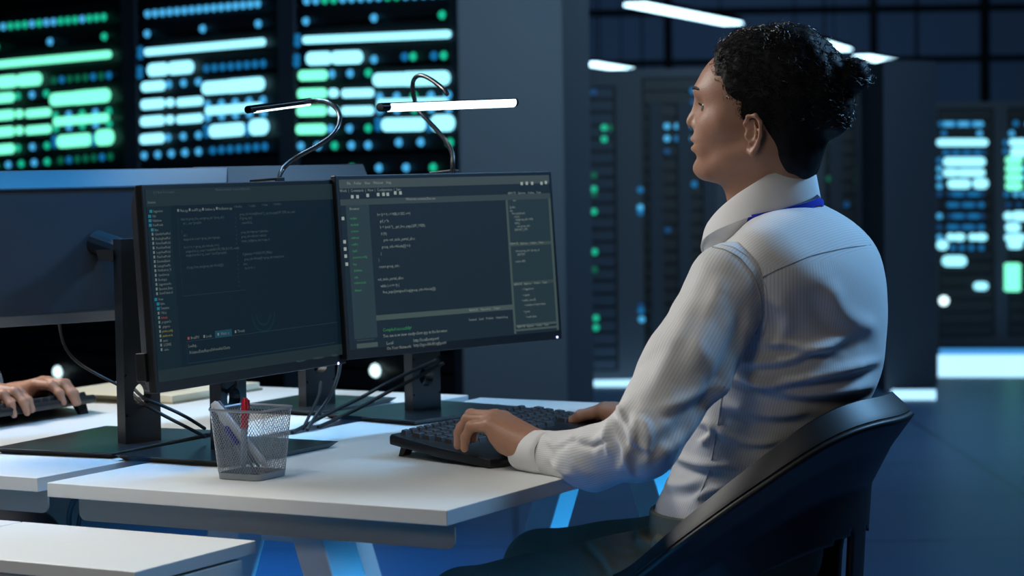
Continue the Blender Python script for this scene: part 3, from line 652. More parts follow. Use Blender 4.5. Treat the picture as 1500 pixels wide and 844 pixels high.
# ------------------------------------------------------------------ pen cup and pens
cen = (onz(327, 701, .74)+onz(416, 697.6, .74))/2
fr0 = onz(379, 706, .74); ax = onz(416, 697.6, .74)-fr0; ax /= np.linalg.norm(ax); ay = np.array([-ax[1], ax[0], 0])
hb = np.linalg.norm(onz(416, 697.6, .74)-fr0)*.62
CM = mframe(fr0+ax*hb+ay*hb*1.0, ax, ay)
hb = .0375; ht_ = .046; Hc = .104
cen = fr0+(ax+ay)*hb; CM = mframe((cen[0], cen[1], .74), ax, ay)
cup = thing('pen_cup', 'square silver wire mesh pen cup near the front edge of the desk', 'pen cup', M=CM)
WIRE = mat('silver_wire', (172, 180, 190), .35, metal=.7)
rc = lambda h, z, r=.009: [(sx*(h-r)+r*math.cos(a_), sy*(h-r)+r*math.sin(a_), z) for (sx, sy, a0) in ((1, 1, 0), (-1, 1, 1), (-1, -1, 2), (1, -1, 3)) for a_ in [a0*math.pi/2+k*math.pi/8 for k in range(5)]]
MB(CM).rings([rc(hb-.002, 0.0), rc(hb, .001), rc(hb+.0008, .010), rc(hb-.001, .0095), rc(hb-.0015, .002)]).build('cup_base', mat('silver_sheet', (140, 146, 152), .35, metal=.7), cup, smooth=True)
rim = rc(ht_, Hc); 
MB(CM).rings([[(x*(1+d), y*(1+d), z+e) for (d, e) in ((0, -.002), (.03, -.0015), (.035, .0), (.03, .0015), (0, .002), (-.03, .0), )] for (x, y, z) in rim], closed=True).build('rim', WIRE, cup, smooth=True)
# woven sides: diamonds cut from a grid that follows the rounded square
def ring_at(s, z):
    h = hb+(ht_-hb)*z/Hc; pts = rc(h, z); P_ = pts+[pts[0]]; L_ = [0]
    for a_, b_ in zip(P_[:-1], P_[1:]): L_.append(L_[-1]+math.dist(a_, b_))
    q_ = (s % 1)*L_[-1]
    for i in range(len(P_)-1):
        if q_ <= L_[i+1]: k = (q_-L_[i])/max(L_[i+1]-L_[i], 1e-9); return [P_[i][j]*(1-k)+P_[i+1][j]*k for j in range(3)]
    return P_[0]
NS, NZ = 64, 27; m = MB(CM); V = []
for j in range(NZ+1):
    for i in range(NS): V.append(ring_at((i+(j % 2)*.5)/NS, .009+(Hc-.010)*j/NZ))
Fc = []
for j in range(0, NZ-1):
    for i in range(NS):
        o_ = (j % 2)
        a_ = j*NS+i; l_ = (j+1)*NS+(i+o_-1) % NS; r__ = (j+1)*NS+(i+o_) % NS; t_ = (j+2)*NS+i
        Fc.append((a_, r__, t_, l_))
m.add(V, Fc); side = m.build('mesh_side', WIRE, cup)
wf = side.modifiers.new('w', 'WIREFRAME'); wf.thickness = .0011; wf.use_replace = True; wf.use_even_offset = False
def pen(label, bot, top_, r, m1_, m2_, capm, tip=.2, name='pen'):
    b, t2 = Vector(bot), Vector(top_); ax_ = (t2-b).normalized(); L_ = (t2-b).length
    root = thing(name, label, 'pen', tuple(b), group='pens standing in the mesh cup')
    MB().tube([b, b+ax_*.008, b+ax_*.014, b+ax_*(L_*.62)], [r*.3, r*.75, r, r], 16).build('barrel', m1_, root, smooth=True)
    MB().tube([b+ax_*(L_*.58), b+ax_*(L_*.6), b+ax_*(L_-.004), b+ax_*L_], [r*1.12, r*1.15, r*1.1, r*.7], 16).build('cap', m2_, root, smooth=True)
    sd = ax_.orthogonal().normalized()
    MB().tube([b+ax_*(L_*.97)+sd*r*1.1, b+ax_*(L_*.96)+sd*r*1.6, b+ax_*(L_*.7)+sd*r*1.5], .0012, 8).build('clip', capm, root)
Yc0 = cen[1]
W1 = mat('white_plastic', (205, 212, 222), .35); RD = mat('red_plastic', (170, 22, 44), .3); BL = mat('blue_plastic', (24, 36, 140), .3); GR = mat('clear_plastic', (130, 150, 170), .2)
def incup(px, py, z=None):   # a point above the desk on the plane through the cup's middle
    q_ = P(px, py, Yc0); return tuple(q_)
pen('white marker leaning left in the cup, its cap end above the rim', tuple(CM @ Vector((.026, -.010, .012))), incup(312, 590), .0062, W1, W1, GR)
pen('red pen standing upright behind the white marker', tuple(CM @ Vector((-.008, .010, .012))), incup(359, 583), .0050, GR, RD, RD)
pen('blue pen leaning left below the white marker, inside the cup', tuple(CM @ Vector((.020, .012, .012))), incup(330, 625), .0042, GR, BL, BL)
pen('clear pen leaning steeply between marker and cup wall, below the rim', tuple(CM @ Vector((.028, .006, .012))), incup(322, 608), .0042, GR, W1, GR)
# ------------------------------------------------------------------ notebook and cables
PAPER = mat('cream_paper', (214, 206, 182), .8)
nb_ = thing('notebook', 'cream notebook lying on the far desk behind the screens', 'notebook', M=mframe(DW(-1.34, 1.14, .74), VX, UY))
MB(D).box((-1.50, .97, .7405), (-1.195, 1.275, .744)).build('cover', mat('tan_cover', (150, 138, 112), .7), nb_, bevel=.0008)
MB(D).box((-1.495, .975, .744), (-1.20, 1.27, .756)).build('pages', PAPER, nb_)
pp = MB(D).box((-1.46, .93, .7562), (-1.25, 1.10, .7575)).build('paper_sheet', PAPER); tag(pp, 'loose cream sheet lying on the notebook', 'paper')
def cable(label, pts, r=.0032, name='cable'):
    o = MB().tube([tuple(q) for q in pts], r, 8, smooth=3).build(name, CABLE, smooth=True); tag(o, label, 'cable', 'black cables of the desks'); return o
dz = lambda x, y, z=.744: onz(x, y, z)
cable('upper black cable through the hole of the left rear stand', [P(188, 560, 3.95), P(198, 572, 3.90), P(212, 585, 3.83), P(240, 595, 3.80), P(272, 610, 3.78), P(300, 628, 3.82)], .0030)
cable('lower black cable through the hole of the left rear stand', [P(186, 566, 3.95), P(196, 580, 3.90), P(210, 592, 3.83), P(240, 609, 3.80), P(272, 625, 3.78), P(300, 640, 3.82)], .0030)
cable('black cable looped through the hole of the left screen\'s stand', [P(332, 545, 3.66), P(352, 560, 3.70), P(330, 575, 3.72), P(318, 590, 3.76), P(308, 600, 3.80)], .0032)
cable('black cable from the right stand, upper of the pair to the left', [P(640, 528, 4.20), P(600, 545, 4.22), P(560, 565, 4.24), P(525, 585, 4.22), P(480, 606, 4.12), dz(428, 634)], .0034)
cable('black cable from the right stand, lower of the pair to the left', [P(650, 532, 4.20), P(605, 556, 4.22), P(565, 576, 4.24), P(530, 596, 4.20), P(495, 613, 4.14), dz(466, 626)], .0034)
cable('black cable hanging from the screens\' join, straight down', [P(498, 533, 4.02), P(497, 545, 4.04), P(490, 568, 4.08), P(478, 590, 4.08), P(462, 610, 4.05), dz(450, 630)], .0034)
cable('short black cable behind the dark rear stand', [P(470, 560, 4.30), P(468, 580, 4.25), P(455, 605, 4.12), dz(444, 628)], .0030)
cable('thin dark cable curving down behind the far left screen', [P(86, 470, 3.95), P(92, 505, 3.93), P(110, 530, 3.92), P(150, 553, 3.90), P(175, 565, 3.90)], .0026)
cable('thick black cable coming down at the gap between the desks', [P(112, 728, 3.60), P(104, 740, 3.62), P(100, 762, 3.64), P(104, 800, 3.66)], .0045)
cable('black cable looping beside the thick one under the gap', [P(124, 726, 3.62), P(120, 745, 3.64), P(114, 768, 3.66), P(116, 810, 3.68)], .0035)
# ------------------------------------------------------------------ implicit surfaces
def seg(a, b, ra, rb, k=.01, op='u'):
    a, b = np.array(a, float), np.array(b, float); ba = b-a; L2 = max(ba@ba, 1e-12)
    def f(p):
        pa = p-a; h = np.clip(pa@ba/L2, 0, 1); return np.linalg.norm(pa-h[:, None]*ba, axis=1)-(ra+(rb-ra)*h)
    return dict(f=f, c=(a+b)/2, r=np.linalg.norm(ba)/2+max(ra, rb), k=k, op=op)
def ell(c, r, R=None, k=.01, op='u'):
    c, r = np.array(c, float), np.array(r, float); R = np.eye(3) if R is None else np.array(R)
    def f(p):
        q = (p-c)@R.T; k0 = np.linalg.norm(q/r, axis=1); k1 = np.linalg.norm(q/(r*r), axis=1); return k0*(k0-1)/np.maximum(k1, 1e-9)
    return dict(f=f, c=c, r=max(r), k=k, op=op)
def chain(pts, rs, k=.01): return [seg(pts[i], pts[i+1], rs[i], rs[i+1], k) for i in range(len(pts)-1)]
def evalp(prims, p, c=None, hd=None):
    d = np.full(len(p), 1.0)
    for q in prims:
        if c is not None and np.linalg.norm(c-q['c'])-q['r'] > hd+q['k']+.02: continue
        e = q['f'](p); k = max(q['k'], 1e-6)
        if q['op'] == 'u':
            h = np.clip(.5+.5*(d-e)/k, 0, 1); d = d*(1-h)+e*h-k*h*(1-h)
        else:
            h = np.clip(.5-.5*(d+e)/k, 0, 1); d = d*(1-h)+(-e)*h+k*h*(1-h)
    return d
def nets(prims, h, N=14):
    lo = np.min([q['c']-q['r'] for q in prims if q['op'] == 'u'], axis=0)-2*h; hi = np.max([q['c']+q['r'] for q in prims if q['op'] == 'u'], axis=0)+2*h
    nb_ = np.ceil((hi-lo)/(h*N)).astype(int)+1
    g = np.stack(np.meshgrid(*[np.arange(n) for n in nb_], indexing='ij'), -1).reshape(-1, 3)
    C_ = lo+(g+.5)*h*N; hd = h*N*.866
    dc = evalp(prims, C_); act = g[np.abs(dc) < hd*1.5+.012]
    S = np.array(nb_)*N+2
    cid, cv, quads = [], [], []
    loc = np.stack(np.meshgrid(*[np.arange(N+1)]*3, indexing='ij'), -1).reshape(-1, 3)
    edges = [((0, 0, 0), (1, 0, 0)), ((0, 0, 0), (0, 1, 0)), ((0, 0, 0), (0, 0, 1)), ((1, 0, 0), (1, 1, 0)), ((1, 0, 0), (1, 0, 1)), ((0, 1, 0), (1, 1, 0)), ((0, 1, 0), (0, 1, 1)),
             ((0, 0, 1), (1, 0, 1)), ((0, 0, 1), (0, 1, 1)), ((1, 1, 0), (1, 1, 1)), ((1, 0, 1), (1, 1, 1)), ((0, 1, 1), (1, 1, 1))]
    for b in act:
        base = b*N; p = lo+(base+loc)*h
        D_ = evalp(prims, p, lo+(base+N/2)*h, hd).reshape(N+1, N+1, N+1)
        s = D_ < 0
        if s.all() or not s.any(): continue
        def sub(o): return (slice(o[0], o[0]+N), slice(o[1], o[1]+N), slice(o[2], o[2]+N))
        acc = np.zeros((N, N, N, 3)); cnt = np.zeros((N, N, N))
        for (e0, e1) in edges:
            d0, d1 = D_[sub(e0)], D_[sub(e1)]; m = (d0 < 0) != (d1 < 0)
            t = np.where(m, d0/np.where(m, d0-d1, 1), 0)
            e0a, e1a = np.array(e0), np.array(e1)
            acc += np.where(m[..., None], e0a+(e1a-e0a)*t[..., None], 0); cnt += m
        idx = np.argwhere(cnt > 0)
        if len(idx):
            gi = idx+base; cid.append((gi[:, 0]*S[1]+gi[:, 1])*S[2]+gi[:, 2]); cv.append(lo+(gi+acc[tuple(idx.T)]/cnt[tuple(idx.T)][:, None])*h)
        for ax in range(3):
            o = [0, 0, 0]; o[ax] = 1
            d0 = D_[:N, :N, :N]; d1 = D_[sub(o)]; m = (d0 < 0) != (d1 < 0); ii = np.argwhere(m)
            if not len(ii): continue
            gi = ii+base; a1, a2 = [(1, 2), (2, 0), (0, 1)][ax]
            def ident(s1, s2):
                q = gi.copy(); q[:, a1] -= s1; q[:, a2] -= s2; return (q[:, 0]*S[1]+q[:, 1])*S[2]+q[:, 2]
            Q = np.stack([ident(1, 1), ident(0, 1), ident(0, 0), ident(1, 0)], 1)
            fl_ = d0[m] > 0; Q[fl_] = Q[fl_][:, ::-1]; quads.append(Q)
    cid = np.concatenate(cid); cv = np.concatenate(cv); Q = np.concatenate(quads)
    order = np.argsort(cid); cs = cid[order]; pos = np.searchsorted(cs, Q); pos = np.clip(pos, 0, len(cs)-1)
    ok = (cs[pos] == Q).all(1); Q = order[pos[ok]]
    return cv, Q
def mesh_obj(name, V, Fq, m, parent, attr=None, smooth_it=0):
    me = bpy.data.meshes.new(name)
    inv = ROOTM.get(root_of(parent)); A = np.array(inv)
    W_ = V@A[:3, :3].T+A[:3, 3]
    me.vertices.add(len(W_)); me.vertices.foreach_set('co', W_.astype(np.float32).ravel())
    me.loops.add(Fq.size); me.loops.foreach_set('vertex_index', Fq.astype(np.int32).ravel())
    me.polygons.add(len(Fq)); me.polygons.foreach_set('loop_start', np.arange(0, Fq.size, 4, dtype=np.int32)); me.polygons.foreach_set('loop_total', np.full(len(Fq), 4, dtype=np.int32))
    me.update(calc_edges=True); me.validate(); me.polygons.foreach_set('use_smooth', [True]*len(me.polygons))
    if attr is not None:
        at = me.attributes.new('st', 'FLOAT', 'POINT')
        if len(at.data) == len(attr): at.data.foreach_set('value', attr.astype(np.float32))
    o = bpy.data.objects.new(name, me); COL.objects.link(o); me.materials.append(m); o.parent = parent
    return o
def relax(V, Q, it=2, lam=.5):
    n = len(V)
    a = np.concatenate([Q[:, 0], Q[:, 1], Q[:, 2], Q[:, 3]]); b = np.concatenate([Q[:, 1], Q[:, 2], Q[:, 3], Q[:, 0]])
    cnt = np.bincount(a, minlength=n)+np.bincount(b, minlength=n)
    for _ in range(it):
        s = np.stack([np.bincount(a, V[b, j], n)+np.bincount(b, V[a, j], n) for j in range(3)], 1)/np.maximum(cnt, 1)[:, None]
        V = V*(1-lam)+s*lam
    return V
def vnorm(V, Q):
    n = np.cross(V[Q[:, 2]]-V[Q[:, 0]], V[Q[:, 3]]-V[Q[:, 1]]); N_ = np.zeros_like(V)
    for j in range(4):
        for k in range(3): N_[:, k] += np.bincount(Q[:, j], n[:, k], len(V))
    return N_/np.maximum(np.linalg.norm(N_, axis=1), 1e-12)[:, None]
def projv(V):
    v = V-[0, 0, HC]; d = v@_f; return np.stack([750+F*(v@_r)/d, 422-F*(v@_u)/d], 1)
def folds(V, Q, lst):
    N_ = vnorm(V, Q); xy = projv(V); view = -(V-[0, 0, HC]); view /= np.linalg.norm(view, axis=1)[:, None]
    face = np.clip((N_*view).sum(1)*3, 0, 1); disp = np.zeros(len(V))
    for (pts, w, amp) in lst:
        pts = np.array(pts, float); 
        for _ in range(2):
            q_ = [pts[0]]
            for a, b in zip(pts[:-1], pts[1:]): q_ += [a*.75+b*.25, a*.25+b*.75]
            pts = np.array(q_+[pts[-1]])
        L_ = np.concatenate([[0], np.cumsum(np.linalg.norm(np.diff(pts, axis=0), axis=1))])
        best = np.full(len(V), 1e9); sg = np.zeros(len(V)); tt = np.zeros(len(V))
        for i in range(len(pts)-1):
            a, b = pts[i], pts[i+1]; ba = b-a; h_ = np.clip(((xy-a)@ba)/(ba@ba), 0, 1); dv = xy-a-h_[:, None]*ba; dd = np.linalg.norm(dv, axis=1)
            m = dd < best; best[m] = dd[m]; sg[m] = np.sign(ba[0]*dv[m, 1]-ba[1]*dv[m, 0]); tt[m] = (L_[i]+h_[m]*np.linalg.norm(ba))/L_[-1]
        tp = np.clip(np.minimum(tt, 1-tt)*5+.12, 0, 1); s_ = best*sg
        disp += amp*tp*(np.exp(-(s_/w)**2)-.65*np.exp(-((s_-1.7*w)/w)**2))
    return V+N_*(disp*face)[:, None]
def fnoise(p, f, seed=0):
    r = np.random.default_rng(seed); o = np.zeros(len(p))
    for _ in range(6):
        k = r.normal(size=3); k /= np.linalg.norm(k); o += np.sin(p@k*f*(.7+.6*r.random())+r.random()*6.28+1.5*np.sin(p@r.normal(size=3)*f*.4))
    return o/6
# ------------------------------------------------------------------ materials of people
def skin_mat():
    m = mat('skin', (176, 130, 106), .47, noise=.10, nscale=55, bump=.25, bscale=420, sss=.12); return m
SKIN = skin_mat()
HAIR = mat('black_hair', (8, 8, 9), .6, spec=.25)
def stripe_mat(name, rgb, dark=.80, pitch=.0047):
    m = mat(name, rgb, .78, bump=.12, bscale=900); nt = m.node_tree; b = nt.nodes['Principled BSDF']
    at = nt.nodes.new('ShaderNodeAttribute'); at.attribute_name = 'st'
    mu = nt.nodes.new('ShaderNodeMath'); mu.operation = 'MULTIPLY'; mu.inputs[1].default_value = 2*math.pi/pitch
    si = nt.nodes.new('ShaderNodeMath'); si.operation = 'SINE'
    mr = nt.nodes.new('ShaderNodeMapRange'); mr.inputs['From Min'].default_value = .1; mr.inputs['From Max'].default_value = 1; mr.inputs['To Min'].default_value = 1; mr.inputs['To Max'].default_value = dark
    sc = nt.nodes.new('ShaderNodeVectorMath'); sc.operation = 'SCALE'; sc.inputs[0].default_value = lin(rgb)
    nt.links.new(at.outputs['Fac'], mu.inputs[0]); nt.links.new(mu.outputs[0], si.inputs[0]); nt.links.new(si.outputs[0], mr.inputs[0]); nt.links.new(mr.outputs[0], sc.inputs['Scale']); nt.links.new(sc.outputs[0], b.inputs['Base Color'])
    b.inputs['Sheen Weight'].default_value = .15
    return m
SHIRT = stripe_mat('striped_shirt_cotton', (222, 222, 222))
CUFFM = mat('shirt_cotton_plain', (224, 224, 224), .78, bump=.1, bscale=900)
# ------------------------------------------------------------------ hands
def hand_prims(W, Fd, Ld, Ud, curl=1.0, s=1.0, tips=None, thumb=None, heel=False, arch=1.0):
    """W wrist, Fd towards the fingers, Ld towards the little finger, Ud up from the back of the hand"""
    W = np.array(W); T_ = lambda f, l, u: W+(Fd*f+Ld*l+Ud*u)*s
    pr = []
    pr += [seg(T_(-.035, .014, -.010), T_(.045, .024, .002), .023*s, .015*s, .012)] if heel else []
    pr += [seg(T_(-.06, -.012, -.003), T_(.0, -.013, .0), .0235*s, .0205*s, .012), seg(T_(-.06, .012, -.003), T_(.0, .012, .0), .0225*s, .0195*s, .012)]
    M_ = [(.083, -.027, .032), (.086, -.007, .036), (.080, .013, .033), (.070, .030, .027)]
    M_ = [(a_, b__, c_*arch) for (a_, b__, c_) in M_]
    L_ = [(.042, .024, .019), (.046, .028, .020), (.043, .026, .020), (.033, .019, .018)]
    rr = [(.0108, .0092, .0082, .0070), (.0108, .0092, .0082, .0070), (.0102, .0087, .0078, .0068), (.0094, .0078, .0070, .0061)]
    c = tips or [(-.10, 1.02, 1.55), (-.05, 1.05, 1.5), (-.02, 1.1, 1.6), (.08, 1.15, 1.6)]
    for i in range(4):
        mcp = T_(*M_[i]); pr.append(seg(T_(.004, (-.016, -.005, .006, .015)[i], .004), mcp, .0165*s, .0118*s, .014))
        pr.append(seg(T_(.010, (-.018, -.006, .006, .017)[i], -.006), T_(M_[i][0]-.012, M_[i][1], M_[i][2]-.016), .0135*s, .009*s, .012))
        p = np.array(mcp); lat = Ld*(.10*(i-1.2))*.35
        for j in range(3):
            a = c[i][j]*curl
            d = Fd*math.cos(a)-Ud*math.sin(a)+lat; d /= np.linalg.norm(d)
            q = p+d*L_[i][j]*s; pr.append(seg(p, q, rr[i][j]*s, rr[i][j+1]*s, .004 if j else .006))
            if j < 2: pr.append(ell(q, [rr[i][j+1]*s*1.08]*3, k=.003))
            p = q
    th = thumb or [(.012, -.022, .0), (.040, -.046, -.002), (.068, -.050, -.008), (.088, -.040, -.016)]
    P_ = [T_(*t) for t in th]
    pr += chain(P_, [.017*s, .0125*s, .0105*s, .008*s], .010)
    pr.append(seg(P_[1], T_(.06, -.02, .006), .010*s, .009*s, .012))
    return pr
# ------------------------------------------------------------------ a seated person
def make_person(name, label, O, Fd, arms, head, shirt_m, cuff_m, trouser_m, bun=True, hR=.0042, foldsets=None, detail=True, hands=None, legs=None, collar=True):
    Fd = np.array(Fd); Ld = np.array([-Fd[1], Fd[0], 0]); Z = np.array([0, 0, 1.0]); O = np.array(O)
    bl = lambda x, y, z: O+Fd*x+Ld*y+Z*z
    R = np.stack([Fd, Ld, Z]); RT = R
    root = thing(name, label, 'person', M=mframe(O, Fd, Ld))
    # --- body (one continuous surface)
    hp0, hf, hs = head; hf = np.array(hf); hl = np.array([-hf[1], hf[0], 0]); pit = .0
    HR = np.stack([hf, hl, Z])
    hp = lambda x, y, z: hp0+(hf*x+hl*y+Z*z)*hs
    def headf(p):
        q = (p-hp0)@HR.T/hs
        x, y, z = q.T; ay_ = np.abs(y)
        def E(c, r):
            c, r = np.array(c), np.array(r); u_ = q-c; k0 = np.linalg.norm(u_/r, axis=1); k1 = np.linalg.norm(u_/(r*r), axis=1); return k0*(k0-1)/np.maximum(k1, 1e-9)
        def S(a, b, ra, rb):
            qq = np.stack([x, ay_, z], 1); a, b = np.array(a), np.array(b); ba = b-a; h = np.clip((qq-a)@ba/(ba@ba), 0, 1); return np.linalg.norm(qq-a-h[:, None]*ba, axis=1)-(ra+(rb-ra)*h)
        def U(a, b, k): h = np.clip(.5+.5*(a-b)/k, 0, 1); return a*(1-h)+b*h-k*h*(1-h)
        d = E((-.008, 0, .052), (.108, .074, .096))
        d = U(d, E((.048, 0, .055), (.060, .060, .062)), .03)
        d = U(d, E((.046, 0, -.002), (.062, .059, .062)), .03)
        d = U(d, S((.008, .053, -.030), (.078, .022, -.062), .017, .018), .030)
        d = U(d, S((.092, .006, -.058), (.094, .0, -.060), .0205, .0205), .020)
        d = U(d, S((.088, .012, -.022), (.090, .0, -.024), .026, .026), .018)
        d = U(d, S((.050, .046, .012), (.070, .034, .004), .020, .018), .025)
        G = lambda z0, sz, y0, sy: np.exp(-((z-z0)/sz)**2-((ay_-y0)/sy)**2)
        fr_ = np.clip((x-.045)/.03, 0, 1)
        rel = .0045*G(.066, .011, .020, .024)-.0115*G(.038, .0135, .031, .017)+.0035*G(.037, .007, .032, .012)+.0062*G(-.012, .0055, 0, .020)+.0050*G(-.029, .006, 0, .017)-.0050*G(-.0205, .0026, 0, .026)-.0060*G(-.041, .0065, 0, .022)+.0040*G(-.062, .012, 0, .016)
        d = d-rel*fr_
        # nose
        d = U(d, S((.100, 0, .052), (.1165, 0, .020), .0085, .0085), .012)
        d = U(d, S((.1165, 0, .020), (.1195, 0, .0145), .0085, .0092), .006)
        d = U(d, S((.1085, .0095, .0085), (.109, .0105, .0085), .0072, .0072), .007)
        h_ = np.clip(.5-.5*(d+S((.1135, .0062, .0020), (.110, .0080, .0035), .0028, .0022))/.003, 0, 1)
        d = d*(1-h_)+(-S((.1135, .0062, .0020), (.110, .0080, .0035), .0028, .0022))*h_+.003*h_*(1-h_)
        return d*hs
    body = [dict(f=headf, c=hp(0, 0, .03), r=.20, k=.01, op='u')]
    body += [seg(hp(-.020, 0, -.035), bl(-.060, 0, 1.10), .052, .050, .035), seg(hp(.022, 0, -.060), bl(-.045, 0, 1.10), .040, .046, .035), seg(hp(-.036, 0, -.02), bl(-.068, 0, 1.10), .045, .042, .03)]
    for sgn in (1, -1):
        e = [(.010, .071, -.004), (.014, .076, .009), (.007, .084, .020), (-.006, .089, .0215), (-.0145, .0905, .010), (-.0135, .088, -.009), (-.007, .083, -.026), (.001, .078, -.038), (.008, .0725, -.034)]
        body += chain([hp(a, b*sgn, c) for a, b, c in e], [.0028, .0032, .0034, .0034, .0034, .0033, .0036, .0052, .004], .0035)
        body.append(ell(hp(-.001, .0775*sgn, -.006), (.0125, .0028, .026), HR, .004))
        body += chain([hp(a, b*sgn, c) for a, b, c in ((-.002, .084, .012), (-.0065, .0845, .0), (-.003, .0815, -.016), (.006, .0775, -.022))], [.002, .0024, .0024, .0026], .003)
        body.append(ell(hp(.012, .0755*sgn, -.010), (.004, .003, .006), HR, .004))
        body.append(ell(hp(.003, .086*sgn, -.008), (.005, .0075, .009), HR, .004, op='s'))
    body += [ell(bl(-.105, 0, .95), (.10, .155, .16), R, .05), ell(bl(-.045, 0, .76), (.09, .135, .16), R, .05), ell(bl(0, 0, .60), (.10, .145, .11), R, .05), seg(bl(-.11, .13, 1.03), bl(-.11, -.13, 1.03), .05, .05, .05)]
    for sgn, ap in zip((1, -1), arms):
        body += chain([ap[0], ap[1]], [.045, .034], .02)+chain([ap[1]]+list(ap[2:]), [.034]+[.030]*(len(ap)-3)+[.024], .02)
    for hd_ in hands: body += hd_
    for lg in legs: body += chain([lg[0], lg[1]], [.065, .048], .03)+chain([lg[1], lg[2]], [.046, .032], .02)
    V, Q = nets(body, .0026); V = relax(V, Q, 1, .35)
    bo = mesh_obj('body', V, Q, SKIN, root)
    # --- eyes, brows
    for sgn in (1, -1):
        e = MB(); c = Vector(hp(.0850, .031*sgn, .0365)); rr_ = .0118*hs
        RG = [[c+Vector((rr_*math.sin(a)*math.cos(b), rr_*math.sin(a)*math.sin(b), rr_*math.cos(a))) for b in [k*math.pi/8 for k in range(16)]] for a in [.05+k*(math.pi-.1)/10 for k in range(11)]]
        e.rings(RG); e.build('eye', mat('eye_white', (120, 108, 98), .3), root, smooth=True)
        br = [hp(.1115, .010*sgn, .064), hp(.109, .024*sgn, .069), hp(.098, .040*sgn, .067), hp(.088, .047*sgn, .062)]
        MB().tube(br, [.0022, .0034, .0028, .001], 8, smooth=2).build('eyebrow', HAIR, root, smooth=True)
        la = [hp(.101, .020*sgn, .0415), hp(.1005, .030*sgn, .0445), hp(.094, .042*sgn, .040)]
        MB().tube(la, [.0008, .0014, .0008], 6, smooth=2).build('eyelashes', HAIR, root, smooth=True)
    # --- hair
    zs = np.array([-.14, -.10, -.072, -.046, -.017, .010, .012, .013, .017, .033, .050, .070, .088, .115, .2])
    xs = np.array([-.085, -.056, -.036, -.026, -.024, -.013, -.008, .028, .031, .036, .042, .060, .067, .072, .075])
    nz = lambda q, f, s_: fnoise(q, f, s_)
    def hairf(p):
        q = (p-hp0)@HR.T/hs; x, y, z = q.T
        def E(c, r):
            c, r = np.array(c), np.array(r); u_ = q-c; k0 = np.linalg.norm(u_/r, axis=1); k1 = np.linalg.norm(u_/(r*r), axis=1); return k0*(k0-1)/np.maximum(k1, 1e-9)
        def U(a, b, k): h = np.clip(.5+.5*(a-b)/k, 0, 1); return a*(1-h)+b*h-k*h*(1-h)
        d = E((-.012, 0, .056), (.112, .0785, .1045))
        d = U(d, E((.022, 0, .098), (.058, .062, .056)), .03)
        d = U(d, E((-.045, 0, .11), (.062, .055, .052)), .03)
        d = U(d, E((-.046, 0, -.03), (.048, .060, .072)), .03)
        if bun:
            d = U(d, E((-.100, 0, .06), (.040, .045, .052)), .03)
            d = U(d, E((-.110, 0, .022), (.030, .034, .034)), .02)
            d = U(d, E((-.143, -.004, .083), (.026, .030, .028)), .012)
        xb = np.interp(z-.003*nz(q, 160, 3), zs, xs)-.0012*nz(q, 240, 9)
        cut = np.maximum(x-xb, -(z+.106+.004*nz(q, 200, 5)))
        thin = np.clip((z+.075)/.05, 0.0, 1)
        d = d+.0035*(1-thin)
        d = d-.0022*nz(q, 150, 1)-.0014*nz(q, 330, 2)*np.clip((z-.02)/.06, .2, 1)
        return np.maximum(d, cut)*hs*.8
    hv, hq = nets([dict(f=hairf, c=hp(-.03, 0, .05), r=.19, k=.001, op='u')], .0022 if detail else .004)
    ho = mesh_obj('hair', hv, hq, HAIR, root)
    if detail:
        hn = vnorm(hv, hq); r_g = np.random.default_rng(5); m = MB(); VV, FF = [], []
        L_ = (hv-hp0)@HR.T/hs
        okk = np.where((L_[:, 2] > .0) & (hn@HR.T[:, 2] > -.6))[0]
        for i in r_g.choice(okk, 2600):
            n = hn[i]; l = L_[i]; flow = -hf*.8+Z*(-.15 if l[0] < .03 else .35)*1.0+r_g.normal(size=3)*.45
            flow -= n*(flow@n); flow /= np.linalg.norm(flow)+1e-9; sd = np.cross(n, flow); L = r_g.uniform(.008, .020); w0 = r_g.uniform(.0004, .0008); ph = r_g.random()*6.28; cr = r_g.uniform(.0006, .0026)
            lift = r_g.uniform(.0, .0022) if r_g.random() < .93 else r_g.uniform(.003, .009)
            prev = len(VV)
            for k in range(6):
                t = k/5; c = hv[i]+flow*L*t+sd*cr*math.sin(ph+t*7)+n*(.0004+lift*math.sin(t*2.4)+cr*.5*math.cos(ph+t*7)); ww = w0*(1-.7*t)
                VV += [c-sd*ww, c+n*ww*1.2, c+sd*ww]
                if k: a = prev+3*(k-1); FF += [(a, a+1, a+4, a+3), (a+1, a+2, a+5, a+4), (a+2, a, a+3, a+5)]
        m.add(VV, FF); m.build('hair_strands', mat('hair_strand', (16, 15, 16), .36, spec=.55), ho)['kind'] = 'stuff'
    # --- shirt torso
    tor = [ell(bl(.0, 0, .63), (.125, .172, .105), R, .05), ell(bl(-.040, 0, .76), (.122, .165, .15), R, .06), ell(bl(-.100, 0, .92), (.132, .188, .17), R, .06), ell(bl(-.118, 0, 1.01), (.108, .180, .115), R, .05),
           seg(bl(-.112, .138, 1.028), bl(-.112, -.138, 1.028), .062, .062, .05), seg(bl(-.105, .125, 1.042), bl(-.095, .03, 1.076), .048, .056, .035), seg(bl(-.105, -.125, 1.042), bl(-.095, -.03, 1.076), .048, .056, .035), ell(bl(-.045, 0, 1.030), (.085, .105, .062), R, .03)]
    tor.append(ell(bl(-.07, 0, 1.185), (.078, .070, .06), R, .012, op='s'))
    V, Q = nets(tor, hR); V = relax(V, Q, 2, .5)
    if foldsets: V = folds(V, Q, foldsets[0])
    N_ = vnorm(V, Q); q_ = (V-O)@R.T
    V = V+N_*(.0022*fnoise(q_*[1, 1, 1.4], 38, 4))[:, None]
    q_ = (V-O)@R.T
